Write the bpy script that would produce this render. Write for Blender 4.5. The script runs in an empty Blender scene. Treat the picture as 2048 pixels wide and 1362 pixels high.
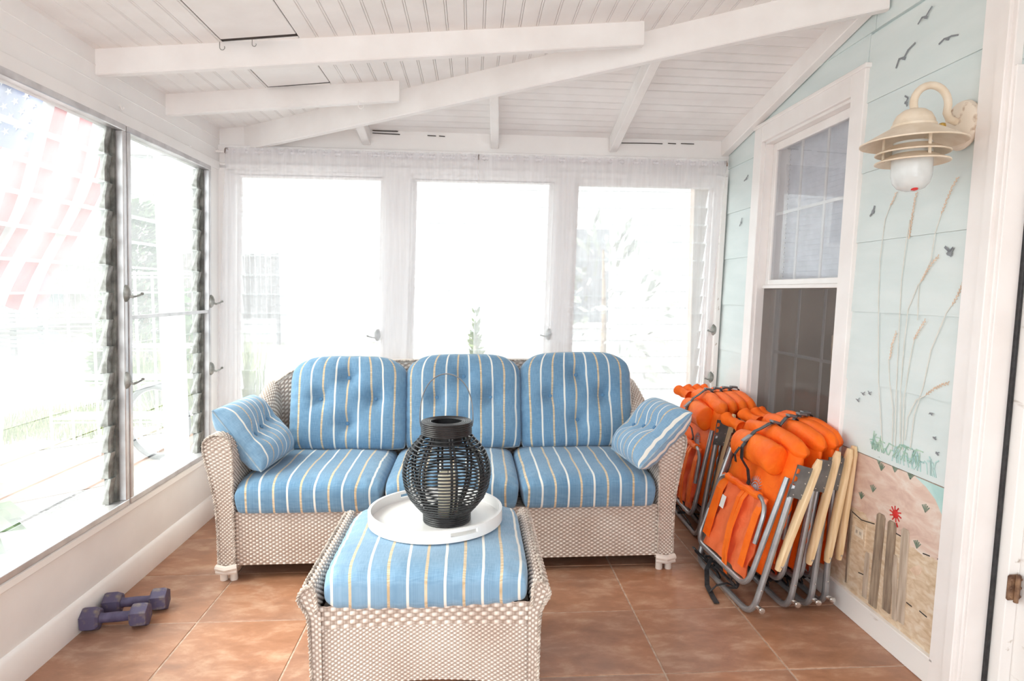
import bpy, math, random
import numpy as np
from mathutils import Matrix, Vector
random.seed(7); rng = np.random.default_rng(7)
C = bpy.context.scene.collection
PI = math.pi; sin = math.sin; cos = math.cos
# ------------------------------------------------------------------ camera, world, exposure
cam = bpy.data.cameras.new('camera'); camo = bpy.data.objects.new('camera', cam); C.objects.link(camo)
cam.sensor_width = 36.0; cam.lens = 1280.0 * 36 / 2048; cam.clip_start = .05; cam.clip_end = 300
CH = 1.395; FPX = 1280.0
_d = Vector((946 - 1024., 582 - 681., FPX)).normalized()
_t = Vector((1, .003, 0)); _x = (_t - _t.dot(_d) * _d).normalized(); _u = -_d.cross(_x)
if _u[1] > 0: _u = -_u
R3 = Matrix((_x, _d, _u))                       # image vector (x right, y down, z forward) -> world
def col(v): return R3 @ Vector(v)
_r, _up, _b = col((1, 0, 0)), col((0, -1, 0)), col((0, 0, -1))
camo.matrix_world = Matrix(((_r[0], _up[0], _b[0], 0), (_r[1], _up[1], _b[1], 0), (_r[2], _up[2], _b[2], CH), (0, 0, 0, 1)))
bpy.context.scene.camera = camo
def at(px, py, Y):                              # point at depth Y seen at a pixel of the reference
    r = col((px - 1024., py - 681., FPX)); return Vector((0, 0, CH)) + r * (Y / r[1])
W_ = bpy.data.worlds.new('sky'); bpy.context.scene.world = W_; W_.use_nodes = True
bg = W_.node_tree.nodes['Background']; bg.inputs[0].default_value = (.93, .97, 1, 1); bg.inputs[1].default_value = 4.6
sv = bpy.context.scene.view_settings
sv.view_transform = 'Standard'; sv.look = 'None'; sv.gamma = 1; sv.exposure = -.12; sv.use_curve_mapping = False
bpy.context.scene.cycles.max_bounces = 14; bpy.context.scene.cycles.transparent_max_bounces = 24
bpy.context.scene.cycles.diffuse_bounces = 8
def portal(loc, rot, sx, sy):
    l = bpy.data.lights.new('window_portal', 'AREA'); l.shape = 'RECTANGLE'; l.size = sx; l.size_y = sy; l.cycles.is_portal = True
    o = bpy.data.objects.new('window_portal', l); C.objects.link(o); o.location = loc; o.rotation_euler = rot
portal((-1.66, 1.2, 1.26), (0, -PI/2, 0), 1.8, 5.6)
portal((0, 4.32, 1.26), (-PI/2, 0, 0), 3.2, 1.8)
portal((0, -1.7, 1.3), (PI/2, 0, 0), 2.8, 1.9)  # portal for the opening added behind the camera
_s = bpy.data.lights.new('hazy_sun', 'SUN'); _s.energy = 9.5; _s.angle = math.radians(40); _s.color = (1, .95, .88)
so = bpy.data.objects.new('hazy_sun', _s); C.objects.link(so); so.rotation_euler = Vector((.70, .10, -.80)).to_track_quat('-Z', 'Y').to_euler()
# ------------------------------------------------------------------ materials
def newmat(name):
    m = bpy.data.materials.new(name); m.use_nodes = True; nt = m.node_tree
    return m, nt, nt.nodes['Principled BSDF'], nt.nodes['Material Output']
def N(nt, t, **k):
    n = nt.nodes.new(t)
    for a, b in k.items(): setattr(n, a, b)
    return n
def L(nt, a, b): nt.links.new(a, b)
def ramp(nt, fac, stops):
    r = N(nt, 'ShaderNodeValToRGB'); L(nt, fac, r.inputs[0])
    while len(r.color_ramp.elements) < len(stops): r.color_ramp.elements.new(.5)
    for e, (p, c) in zip(r.color_ramp.elements, stops): e.position = p; e.color = (*c, 1)
    return r.outputs[0]
def noise(nt, scale, detail=4, vec=None, dist=0, rough=.5):
    n = N(nt, 'ShaderNodeTexNoise'); n.inputs['Scale'].default_value = scale; n.inputs['Detail'].default_value = detail
    n.inputs['Distortion'].default_value = dist; n.inputs['Roughness'].default_value = rough
    if vec is not None: L(nt, vec, n.inputs['Vector'])
    return n.outputs[0]
def coords(nt, kind='Object', scale=(1, 1, 1), rot=(0, 0, 0), loc=(0, 0, 0)):
    t = N(nt, 'ShaderNodeTexCoord'); m = N(nt, 'ShaderNodeMapping'); L(nt, t.outputs[kind], m.inputs[0])
    m.inputs['Scale'].default_value = scale; m.inputs['Rotation'].default_value = rot; m.inputs['Location'].default_value = loc
    return m.outputs[0]
def bump(nt, b, h, s=.3, d=.002):
    n = N(nt, 'ShaderNodeBump'); n.inputs['Strength'].default_value = s; n.inputs['Distance'].default_value = d
    L(nt, h, n.inputs['Height']); L(nt, n.outputs[0], b.inputs['Normal'])
def mix(nt, fac, a, b):
    m = N(nt, 'ShaderNodeMix', data_type='RGBA')
    if isinstance(fac, float): m.inputs[0].default_value = fac
    else: L(nt, fac, m.inputs[0])
    for i, c in ((6, a), (7, b)):
        if isinstance(c, tuple): m.inputs[i].default_value = (*c, 1)
        else: L(nt, c, m.inputs[i])
    return m.outputs[2]
def mth(nt, op, a, b=None):
    m = N(nt, 'ShaderNodeMath', operation=op)
    for i, c in ((0, a), (1, b)):
        if c is None: continue
        if isinstance(c, (int, float)): m.inputs[i].default_value = c
        else: L(nt, c, m.inputs[i])
    return m.outputs[0]
def noisy(name, c1, c2, rough=.5, scale=8, stretch=(1, 1, 1), metal=0, bs=.15, bd=.001, lo=.35, hi=.65, det=5, spec=None, bscale=None, kind='Object'):
    m, nt, b, o = newmat(name)
    v = coords(nt, kind, stretch); n = noise(nt, scale, det, v)
    L(nt, ramp(nt, n, [(lo, c1), (hi, c2)]), b.inputs['Base Color'])
    b.inputs['Roughness'].default_value = rough; b.inputs['Metallic'].default_value = metal
    if spec is not None: b.inputs['Specular IOR Level'].default_value = spec
    if bs: bump(nt, b, noise(nt, bscale or scale * 6, 4, v), bs, bd)
    return m
def flat(name, c, rough=.6, metal=0): return noisy(name, tuple(x * .93 for x in c), tuple(min(1, x * 1.05) for x in c), rough, 14, metal=metal, bs=.08)
M = {}
M['white'] = noisy('white_paint', (.80, .775, .765), (.86, .84, .83), .5, 3, bs=.25, bscale=60)
M['ceil'] = noisy('ceiling_paint', (.82, .79, .775), (.88, .86, .85), .55, 5, (1, 1, 1), bs=.3, bscale=70)
M['trim'] = noisy('trim_paint', (.84, .80, .78), (.90, .87, .855), .38, 4, bs=.2, bscale=50)
M['chip'] = noisy('chipped_paint', (.45, .38, .32), (.87, .85, .83), .5, 9, (3, .6, 3), bs=.3, lo=.26, hi=.34)
M['gap'] = flat('dark_gap', (.05, .04, .035), .9)
M['backing'] = flat('backing_board', (.52, .46, .42), .9)
M['alu'] = noisy('aluminium', (.55, .54, .55), (.70, .69, .70), .35, 12, metal=.65, bs=.1)
M['clip'] = noisy('zinc_clip', (.20, .20, .18), (.42, .42, .40), .5, 25, metal=.5, bs=.3)
M['clipdark'] = noisy('weathered_channel', (.10, .10, .09), (.26, .26, .24), .6, 18, metal=.4, bs=.3)
M['siding'] = noisy('pale_aqua_siding', (.66, .74, .735), (.71, .78, .775), .55, 3, (1, 1, 4), bs=.25, bscale=90)
M['wicker'] = noisy('pale_wicker', (.64, .56, .50), (.76, .69, .63), .55, 6, bs=.2, bscale=300)
m, nt, b, o = newmat('wicker_shaded_gaps'); M['weave'] = m
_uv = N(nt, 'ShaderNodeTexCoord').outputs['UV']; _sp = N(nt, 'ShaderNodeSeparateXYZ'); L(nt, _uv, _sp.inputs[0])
_c = ramp(nt, _sp.outputs[0], [(.10, (.38, .30, .25)), (.32, (.68, .60, .54)), (.65, (.82, .76, .70))]); _n = ramp(nt, noise(nt, 5, 4, coords(nt)), [(.35, (.86, .80, .77)), (.65, (1, 1, 1))])  # low weave heights browned: gap shade painted into the colour
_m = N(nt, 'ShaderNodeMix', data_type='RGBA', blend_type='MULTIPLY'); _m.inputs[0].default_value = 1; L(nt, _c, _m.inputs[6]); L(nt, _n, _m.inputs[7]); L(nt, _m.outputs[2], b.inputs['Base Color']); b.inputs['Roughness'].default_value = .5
M['wickerdark'] = noisy('wicker_braid', (.30, .24, .20), (.68, .60, .53), .6, 45, bs=.3, bscale=300)
M['cane'] = noisy('white_cane', (.72, .64, .58), (.82, .76, .70), .4, 10)
M['steel'] = noisy('grey_powder_tube', (.30, .30, .31), (.38, .38, .39), .28, 20, metal=.55, bs=.05)
M['bracket'] = noisy('dark_bracket', (.15, .15, .155), (.22, .22, .225), .4, 20, metal=.5, bs=.05)
M['bracketred'] = noisy('maroon_bracket', (.10, .03, .03), (.16, .05, .05), .45, 20, bs=.05)
M['rivet'] = flat('rivet_metal', (.75, .74, .72), .2, .9)
M['black'] = noisy('black_webbing', (.012, .012, .014), (.03, .03, .033), .5, 60, bs=.3)
M['rattan'] = noisy('black_rattan', (.008, .008, .009), (.02, .02, .022), .32, 40, bs=.2)
M['wax'] = flat('ivory_wax', (.85, .78, .62), .4); M['wax'].node_tree.nodes['Principled BSDF'].inputs['Subsurface Weight'].default_value = .2
M['tray'] = noisy('white_lacquer', (.86, .85, .84), (.88, .87, .86), .22, 5, bs=0)
M['armwood'] = noisy('pale_hardwood', (.72, .50, .27), (.86, .66, .42), .4, 6, (14, 14, 1.2), bs=.1)
M['purple'] = noisy('purple_neoprene', (.075, .06, .125), (.13, .11, .20), .55, 30, bs=.3)
M['purpleworn'] = noisy('worn_purple', (.095, .08, .15), (.24, .19, .16), .6, 34, bs=.3, lo=.5, hi=.72)
M['lamp'] = noisy('cream_enamel', (.70, .58, .44), (.80, .70, .57), .42, 16, bs=.2)
M['lamprust'] = noisy('chipped_cream_enamel', (.35, .20, .10), (.80, .71, .60), .5, 22, bs=.3, lo=.3, hi=.42)
M['lampjar'] = flat('frosted_glass', (.66, .69, .69), .12)
M['red'] = flat('red_paint', (.62, .03, .03), .4)
M['rust'] = noisy('rusty_hinge', (.10, .045, .025), (.32, .19, .11), .6, 30, metal=.3, bs=.4)
M['brass'] = noisy('worn_brass', (.45, .28, .06), (.75, .52, .16), .35, 30, metal=.8)
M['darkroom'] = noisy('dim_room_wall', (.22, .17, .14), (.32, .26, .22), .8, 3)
M['blind'] = flat('blind_slat', (.80, .80, .84), .5)
M['concrete'] = noisy('pale_paving', (0.304, 0.29, 0.276), (0.414, 0.4, 0.379), .8, 5)
M['pebble'] = noisy('white_pebbles', (0.187, 0.187, 0.18), (0.49, 0.49, 0.475), .8, 60, bs=1, bd=.02)
M['terr'] = noisy('terracotta_paving', (0.149, 0.098, 0.0745), (0.207, 0.149, 0.115), .8, 3)
M['grass'] = noisy('grass_blades', (0.114, 0.164, 0.0285), (0.214, 0.242, 0.0856), .7, 9)
M['soil'] = noisy('dry_soil', (0.125, 0.118, 0.0875), (0.212, 0.2, 0.163), .9, 9)
M['leaf'] = noisy('conifer_green', (0.0624, 0.109, 0.0468), (0.14, 0.203, 0.0936), .7, 12)
M['bark'] = noisy('bark', (.20, .14, .10), (.36, .28, .20), .9, 12)
M['fencewood'] = noisy('grey_fence_wood', (0.109, 0.0983, 0.0928), (0.164, 0.147, 0.137), .8, 6, (1, 1, 6))
M['house'] = noisy('white_clapboard', (0.57, 0.57, 0.583), (0.684, 0.684, 0.684), .6, 3)
M['roofing'] = noisy('grey_shingle', (0.196, 0.196, 0.204), (0.274, 0.274, 0.284), .8, 9)
M['rack'] = flat('white_wire', (.86, .86, .86), .4)
M['tire'] = noisy('tyre_rubber', (0.0225, 0.0248, 0.027), (0.0405, 0.045, 0.0495), .6, 30)
M['flagred'] = flat('flag_red', (.34, .085, .09), .7); M['flagwhite'] = flat('flag_white', (0.432, 0.432, 0.432), .7); M['flagblue'] = flat('flag_blue', (0.106, 0.124, 0.248), .7)
M['paintgrey'] = flat('grey_mural_paint', (.25, .27, .29), .6)
M['painttan'] = noisy('tan_mural_paint', (.66, .47, .33), (.80, .62, .48), .7, 40)
M['paintstem'] = noisy('pale_stem_paint', (.66, .66, .60), (.74, .74, .69), .7, 30)
M['paintgreen'] = noisy('green_mural_paint', (.28, .50, .42), (.50, .66, .52), .7, 30)
M['paintteal'] = noisy('teal_mural_paint', (.35, .60, .58), (.55, .74, .71), .7, 9)
M['paintdk'] = noisy('dark_green_mural_paint', (.12, .20, .14), (.28, .33, .26), .7, 30)
M['picket'] = noisy('driftwood', (.20, .14, .10), (.42, .33, .24), .8, 7, (8, 8, 1), bs=.4)
M['picket2'] = noisy('pale_driftwood', (.42, .33, .25), (.62, .52, .42), .8, 7, (8, 8, 1), bs=.4)
M['outlet'] = flat('ivory_plastic', (.80, .72, .60), .4)
# floor tile
m, nt, b, o = newmat('terracotta_tile'); M['tile'] = m
oi = N(nt, 'ShaderNodeObjectInfo'); g = N(nt, 'ShaderNodeNewGeometry')
ad = N(nt, 'ShaderNodeVectorMath', operation='MULTIPLY_ADD'); L(nt, oi.outputs['Random'], ad.inputs[0]); ad.inputs[1].default_value = (9, 9, 9); L(nt, g.outputs['Position'], ad.inputs[2])
mp = N(nt, 'ShaderNodeMapping'); mp.inputs['Rotation'].default_value = (0, 0, .7); mp.inputs['Scale'].default_value = (1, 2.0, 1); L(nt, ad.outputs[0], mp.inputs[0])
n1 = noise(nt, 6, 8, mp.outputs[0], .25, .66); n2 = noise(nt, 2.2, 3, ad.outputs[0], .3); n3 = noise(nt, 60, 3, mp.outputs[0])
c1 = ramp(nt, n1, [(.30, (.22, .10, .06)), (.5, (.385, .19, .12)), (.68, (.62, .42, .30))])
c2 = ramp(nt, n2, [(.35, (.46, .21, .10)), (.65, (.31, .185, .13))])
c3 = mix(nt, .42, c1, c2)
L(nt, c3, b.inputs['Base Color']); L(nt, ramp(nt, n1, [(.3, (.30,) * 3), (.7, (.48,) * 3)]), b.inputs['Roughness'])
bump(nt, b, n3, .25, .001)
M['grout'] = noisy('tan_grout', (.40, .28, .21), (.58, .45, .36), .85, 30)
# striped cushion fabric: UV.x runs across the stripes in metres
def fabric(name, base1, base2):
    m, nt, b, o = newmat(name)
    uv = N(nt, 'ShaderNodeTexCoord').outputs['UV']; sp = N(nt, 'ShaderNodeSeparateXYZ'); L(nt, uv, sp.inputs[0])
    wob = mth(nt, 'MULTIPLY', mth(nt, 'SUBTRACT', noise(nt, 5, 2, uv), .5), .014)
    x = mth(nt, 'ADD', sp.outputs[0], wob)
    def stripe(off, hw):
        f = mth(nt, 'FRACT', mth(nt, 'DIVIDE', mth(nt, 'ADD', x, off), .134))
        return mth(nt, 'LESS_THAN', mth(nt, 'ABSOLUTE', mth(nt, 'SUBTRACT', f, .5)), hw / .134)
    mp = N(nt, 'ShaderNodeMapping'); mp.inputs['Scale'].default_value = (260, 30, 1); L(nt, uv, mp.inputs[0]); slub = noise(nt, 1, 3, mp.outputs[0])
    mp2 = N(nt, 'ShaderNodeMapping'); mp2.inputs['Scale'].default_value = (20, 420, 1); L(nt, uv, mp2.inputs[0]); slub2 = noise(nt, 1, 3, mp2.outputs[0])
    blot = noise(nt, 4, 3, uv)
    f = mth(nt, 'MULTIPLY', mth(nt, 'ADD', mth(nt, 'ADD', slub, slub2), blot), .3333)
    blue = ramp(nt, f, [(.38, base1), (.62, base2)])
    c = mix(nt, stripe(0, .0048), blue, (.80, .78, .72)); tan = ramp(nt, slub2, [(.4, (.52, .38, .22)), (.6, (.74, .60, .42))])
    c = mix(nt, stripe(.067, .0052), c, tan)
    L(nt, c, b.inputs['Base Color']); b.inputs['Roughness'].default_value = .85; b.inputs['Sheen Weight'].default_value = .25
    bump(nt, b, mth(nt, 'ADD', slub, slub2), .35, .0012)
    return m
M['fab'] = fabric('blue_striped_fabric', (.10, .22, .36), (.19, .345, .50))
M['fabfade'] = fabric('faded_blue_striped_fabric', (.15, .29, .44), (.26, .42, .58))
M['btn'] = flat('blue_button', (.11, .25, .42), .8)
# orange nylon
def nylon(name, a, c):
    m, nt, b, o = newmat(name); v = coords(nt)
    L(nt, ramp(nt, noise(nt, 9, 4, v), [(.35, a), (.65, c)]), b.inputs['Base Color']); b.inputs['Roughness'].default_value = .6; b.inputs['Specular IOR Level'].default_value = .25
    n = N(nt, 'ShaderNodeTexNoise'); n.inputs['Scale'].default_value = 16; n.inputs['Detail'].default_value = 4; n.inputs['Distortion'].default_value = .8; L(nt, v, n.inputs['Vector'])
    bump(nt, b, n.outputs[0], .55, .012)
    return m
M['orange'] = nylon('orange_nylon', (.90, .125, .005), (.97, .185, .012))
M['orangemesh'] = nylon('orange_mesh_fabric', (.78, .14, .04), (.85, .19, .07))
M['orangestrap'] = nylon('orange_strap', (.90, .15, .01), (.98, .21, .02))
M['emb'] = flat('grey_embroidery', (.45, .40, .42), .7)
M['tagw'] = flat('care_label_white', (.80, .78, .75), .7)
# glass, curtain, screen
def thin(name, tint, gl, veil, veilc=(.9, .93, .95), rough=.02, back=True):
    m, nt, b, o = newmat(name); nt.nodes.remove(b)
    tr = N(nt, 'ShaderNodeBsdfTransparent'); tr.inputs[0].default_value = (*tint, 1)
    di = N(nt, 'ShaderNodeBsdfTranslucent' if back else 'ShaderNodeBsdfDiffuse'); di.inputs[0].default_value = (*veilc, 1)
    m1 = N(nt, 'ShaderNodeMixShader'); m1.inputs[0].default_value = veil; L(nt, tr.outputs[0], m1.inputs[1]); L(nt, di.outputs[0], m1.inputs[2])
    if gl > 0:
        g = N(nt, 'ShaderNodeBsdfGlossy'); g.inputs['Roughness'].default_value = rough
        lw = N(nt, 'ShaderNodeLayerWeight'); lw.inputs[0].default_value = .5; fr_ = mth(nt, 'MINIMUM', mth(nt, 'ADD', mth(nt, 'MULTIPLY', mth(nt, 'POWER', lw.outputs['Facing'], 5), .9), .04), .9)
        m2 = N(nt, 'ShaderNodeMixShader'); L(nt, mth(nt, 'MULTIPLY', fr_, gl), m2.inputs[0]); L(nt, m1.outputs[0], m2.inputs[1]); L(nt, g.outputs[0], m2.inputs[2])
        L(nt, m2.outputs[0], o.inputs[0])
    else: L(nt, m1.outputs[0], o.inputs[0])
    return m
M['glass'] = thin('veiled_jalousie_glass', (.96, .98, .97), .8, .09)  # white translucent veil mixed in to wash out the view as glare does
M['glassedge'] = thin('glass_edge', (.75, .85, .82), .5, .5)
M['pane'] = thin('sash_glass', (.93, .94, .95), 1.6, .01)
M['screen'] = thin('insect_screen', (.74, .72, .71), 0, .13, (.30, .29, .28), back=False)
m, nt, b, o = newmat('sheer_voile'); M['sheer'] = m; nt.nodes.remove(b)
tr = N(nt, 'ShaderNodeBsdfTransparent'); tr.inputs[0].default_value = (1, 1, 1, 1)
di = N(nt, 'ShaderNodeBsdfDiffuse'); di.inputs[0].default_value = (.86, .86, .90, 1); tl = N(nt, 'ShaderNodeBsdfTranslucent'); tl.inputs[0].default_value = (.92, .92, .96, 1)
m1 = N(nt, 'ShaderNodeMixShader'); m1.inputs[0].default_value = .55; L(nt, di.outputs[0], m1.inputs[1]); L(nt, tl.outputs[0], m1.inputs[2])
m2 = N(nt, 'ShaderNodeMixShader'); L(nt, tr.outputs[0], m2.inputs[1]); L(nt, m1.outputs[0], m2.inputs[2])
vv = coords(nt, 'Object', (1, 1, .05)); L(nt, ramp(nt, noise(nt, 30, 4, vv), [(.25, (.27,) * 3), (.75, (.36,) * 3)]), m2.inputs[0]); L(nt, m2.outputs[0], o.inputs[0])
# mural sand
m, nt, b, o = newmat('painted_sand'); M['sand'] = m
g = N(nt, 'ShaderNodeNewGeometry'); sp = N(nt, 'ShaderNodeSeparateXYZ'); L(nt, g.outputs['Position'], sp.inputs[0])
v = coords(nt, 'Object', (1, 1, 2.5)); na = noise(nt, 6, 6, v, .8, .6); nb = noise(nt, 22, 5, v, .5)
pink = ramp(nt, na, [(.32, (.60, .40, .33)), (.5, (.72, .54, .45)), (.66, (.80, .70, .62))])
tan = ramp(nt, nb, [(.32, (.58, .42, .27)), (.5, (.70, .55, .39)), (.68, (.78, .67, .54))])
edge = mth(nt, 'ADD', mth(nt, 'ADD', sp.outputs[2], mth(nt, 'MULTIPLY', sp.outputs[1], -.02)), mth(nt, 'MULTIPLY', na, .09))
L(nt, mix(nt, mth(nt, 'GREATER_THAN', edge, .455), tan, pink), b.inputs['Base Color']); b.inputs['Roughness'].default_value = .6
bump(nt, b, nb, .3, .002)
# ------------------------------------------------------------------ mesh builder
class MB:
    def __init__(s): s.v = []; s.f = []; s.uv = {}; s.mi = []
    def add(s, vs, fs, T=None, uv=None):
        n = len(s.v)
        for i, p in enumerate(vs):
            s.v.append(tuple(T(*p)) if T else tuple(p))
            if uv is not None: s.uv[n + i] = uv[i]
        s.f += [tuple(n + i for i in f) for f in fs]; return s
    def box(s, a, b, T=None):
        (x0, y0, z0), (x1, y1, z1) = a, b
        return s.add([(x0,y0,z0),(x1,y0,z0),(x1,y1,z0),(x0,y1,z0),(x0,y0,z1),(x1,y0,z1),(x1,y1,z1),(x0,y1,z1)],
                     [(0,3,2,1),(4,5,6,7),(0,1,5,4),(1,2,6,5),(2,3,7,6),(3,0,4,7)], T)
    def bbox(s, a, b, e=.004, T=None):                    # box with chamfered edges
        (x0, y0, z0), (x1, y1, z1) = a, b; vs = []; idx = {}
        X = (x0, x1); Y = (y0, y1); Z = (z0, z1); sg = (1, -1)
        for i in (0, 1):
            for j in (0, 1):
                for k in (0, 1):
                    for ax in range(3):
                        p = [X[i] + sg[i] * e, Y[j] + sg[j] * e, Z[k] + sg[k] * e]; p[ax] = (X, Y, Z)[ax][(i, j, k)[ax]]
                        idx[i, j, k, ax] = len(vs); vs.append(tuple(p))
        fs = []
        for ax in range(3):
            o1, o2 = [a for a in range(3) if a != ax]
            for sd in (0, 1):
                q = []
                for (p, r) in ((0,0),(1,0),(1,1),(0,1)):
                    t = [0,0,0]; t[ax] = sd; t[o1] = p; t[o2] = r; q.append(idx[(*t, ax)])
                fs.append(tuple(q))
            for p in (0, 1):
                for r in (0, 1):
                    t0 = [0,0,0]; t0[o1] = p; t0[o2] = r; t1 = list(t0); t1[ax] = 1
                    fs.append((idx[(*t0, o1)], idx[(*t1, o1)], idx[(*t1, o2)], idx[(*t0, o2)]))
        for i in (0,1):
            for j in (0,1):
                for k in (0,1): fs.append(tuple(idx[i,j,k,a] for a in range(3)))
        return s.add(vs, fs, T)
    def tube(s, pts, r, n=8, cap=True, closed=False, T=None, squash=1):
        P = [Vector(p) for p in pts]; m = len(P)
        if not hasattr(r, '__len__'): r = [r] * m
        tan = []
        for i in range(m):
            a = P[(i - 1) % m] if closed or i > 0 else P[i]; b = P[(i + 1) % m] if closed or i < m - 1 else P[i]
            tan.append((b - a).normalized())
        u = tan[0].orthogonal().normalized(); vs = []
        for i in range(m):
            u = (u - tan[i] * u.dot(tan[i])); u = u.normalized() if u.length > 1e-6 else tan[i].orthogonal().normalized(); w = tan[i].cross(u)
            for k in range(n):
                a = 2 * PI * k / n; vs.append(tuple(P[i] + (u * cos(a) * squash + w * sin(a)) * r[i]))
        fs = []
        for i in range(m if closed else m - 1):
            for k in range(n):
                j = (i + 1) % m; fs.append((i*n+k, i*n+(k+1)%n, j*n+(k+1)%n, j*n+k))
        if cap and not closed: fs += [tuple(range(n))[::-1], tuple((m-1)*n + k for k in range(n))]
        return s.add(vs, fs, T)
    def lathe(s, prof, n=24, c=(0, 0, 0), T=None, cap=True):
        vs = []; m = len(prof)
        for r, z in prof:
            for k in range(n): a = 2*PI*k/n; vs.append((c[0] + r*cos(a), c[1] + r*sin(a), c[2] + z))
        fs = [(i*n+k, i*n+(k+1)%n, (i+1)*n+(k+1)%n, (i+1)*n+k) for i in range(m-1) for k in range(n)]
        if cap: fs += [tuple(range(n))[::-1], tuple((m-1)*n + k for k in range(n))]
        return s.add(vs, fs, T)
    def prism(s, poly, h0, h1, ax='z', T=None):           # polygon in the two other axes, extruded along ax
        n = len(poly); vs = []
        for h in (h0, h1):
            for a, b in poly: vs.append({'z': (a, b, h), 'y': (a, h, b), 'x': (h, a, b)}[ax])
        return s.add(vs, [tuple(range(n))[::-1], tuple(range(n, 2*n))] + [(i, (i+1)%n, n+(i+1)%n, n+i) for i in range(n)], T)
    def grid(s, P, uv=None, flip=False, T=None, cu=False, cv=False):
        nu, nv = P.shape[:2]; fs = []
        i, j = np.meshgrid(np.arange(nu if cu else nu-1), np.arange(nv if cv else nv-1), indexing='ij'); i = i.ravel(); j = j.ravel()
        a = i*nv+j; b2 = ((i+1)%nu)*nv+j; c = ((i+1)%nu)*nv+(j+1)%nv; d = i*nv+(j+1)%nv
        q = np.stack([a, b2, c, d] if not flip else [a, d, c, b2], 1)
        return s.add(P.reshape(-1, 3).tolist(), q.tolist(), T, None if uv is None else uv.reshape(-1, 2).tolist())
    def build(s, name, mat, parent=None, smooth=35, world=False, label=None, kind=None):
        me = bpy.data.meshes.new(name)
        vs = s.v
        if world and parent is not None:
            l = parent.matrix_basis.translation; vs = [(x - l[0], y - l[1], z - l[2]) for x, y, z in vs]
        me.from_pydata(vs, [], s.f); me.materials.append(M[mat] if isinstance(mat, str) else mat)
        if s.uv:
            ul = me.uv_layers.new(name='UVMap'); arr = np.zeros((len(vs), 2)); 
            for k, q in s.uv.items(): arr[k] = q
            li = np.zeros(len(me.loops), dtype=np.int32); me.loops.foreach_get('vertex_index', li); ul.data.foreach_set('uv', arr[li].ravel())
        if smooth:
            me.polygons.foreach_set('use_smooth', [True] * len(me.polygons))
            if smooth < 180: me.set_sharp_from_angle(angle=math.radians(smooth))
        me.update()
        o = bpy.data.objects.new(name, me); C.objects.link(o)
        if parent is not None: o.parent = parent
        if label: o['label'] = label
        if kind: o['kind'] = kind
        return o
def tag(o, label, cat, group=None, kind=None):
    o['label'] = label; o['category'] = cat
    if group: o['group'] = group
    if kind: o['kind'] = kind
    return o
def thing(name, loc=(0,0,0), rot=(0,0,0), label=None, cat=None, group=None, kind=None):
    o = bpy.data.objects.new(name, None); C.objects.link(o); o.location = loc; o.rotation_euler = rot; o.empty_display_size = .05
    o.matrix_basis = Matrix.Translation(loc) @ Matrix(o.rotation_euler.to_matrix().to_4x4())
    if label: o['label'] = label; o['category'] = cat
    if group: o['group'] = group
    if kind: o['kind'] = kind
    return o
def dup(root, loc=None, rot=None, label=None):
    def cp(o, par):
        c = o.copy(); C.objects.link(c); c.parent = par
        for ch in [k for k in kids if k.parent == o]: cp(ch, c)
        return c
    kids = list(root.children_recursive); r = cp(root, None)
    if loc is not None: r.location = loc
    if rot is not None: r.rotation_euler = rot
    if label: r['label'] = label
    return r
LEAN = .032
def A(x, y, z): return (x + LEAN * z, y, z)                       # side walls lean a little, as the house does
def YB(x): return 4.13 + .056 * x
def B(x, d, z): X = x + LEAN * z; return (X, YB(X) + d, z)        # back wall frame, d = distance behind its face
def st(name, mb, mat, parent=None, **k):
    o = mb.build(name, mat, parent, **k)
    if parent is None: o['kind'] = 'structure'
    return o
# ------------------------------------------------------------------ floor
fl = st('floor', MB().box((-1.75, -1.6, -.06), (1.80, 4.45, -.0025)), 'grout')
TS = .4655; G = .0062; base = None
for i in range(-1, 7):
    for j in range(-8, 5):
        x0 = -1.162 + i * TS; y0 = 2.672 + j * TS; x1 = x0 + TS; y1 = y0 + TS
        x0c, x1c, y0c, y1c = max(x0, -1.66), min(x1, 1.68), max(y0, -1.5), min(y1, 4.33)
        if x1c - x0c < .05 or y1c - y0c < .03: continue
        dz = random.uniform(-.0008, .0008)
        st('tile', MB().bbox((x0c + G/2, y0c + G/2, -.014), (x1c - G/2, y1c - G/2, dz), .0022), 'tile', fl)
# ------------------------------------------------------------------ ceiling
def zl(x): return 2.365 + .098 * (x + 1.54)
def zb(d): return 2.385 + .185 * d
def hipd(x): return (.098 * (x + 1.54) - .02) / .185
def zc(x, y): return min(zl(x), zb(YB(x) - y))
cl = MB()
XR = 1.83
hs_ = [(-1.7, 4.6), (-1.33, YB(-1.33) - hipd(-1.33))] 
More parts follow.
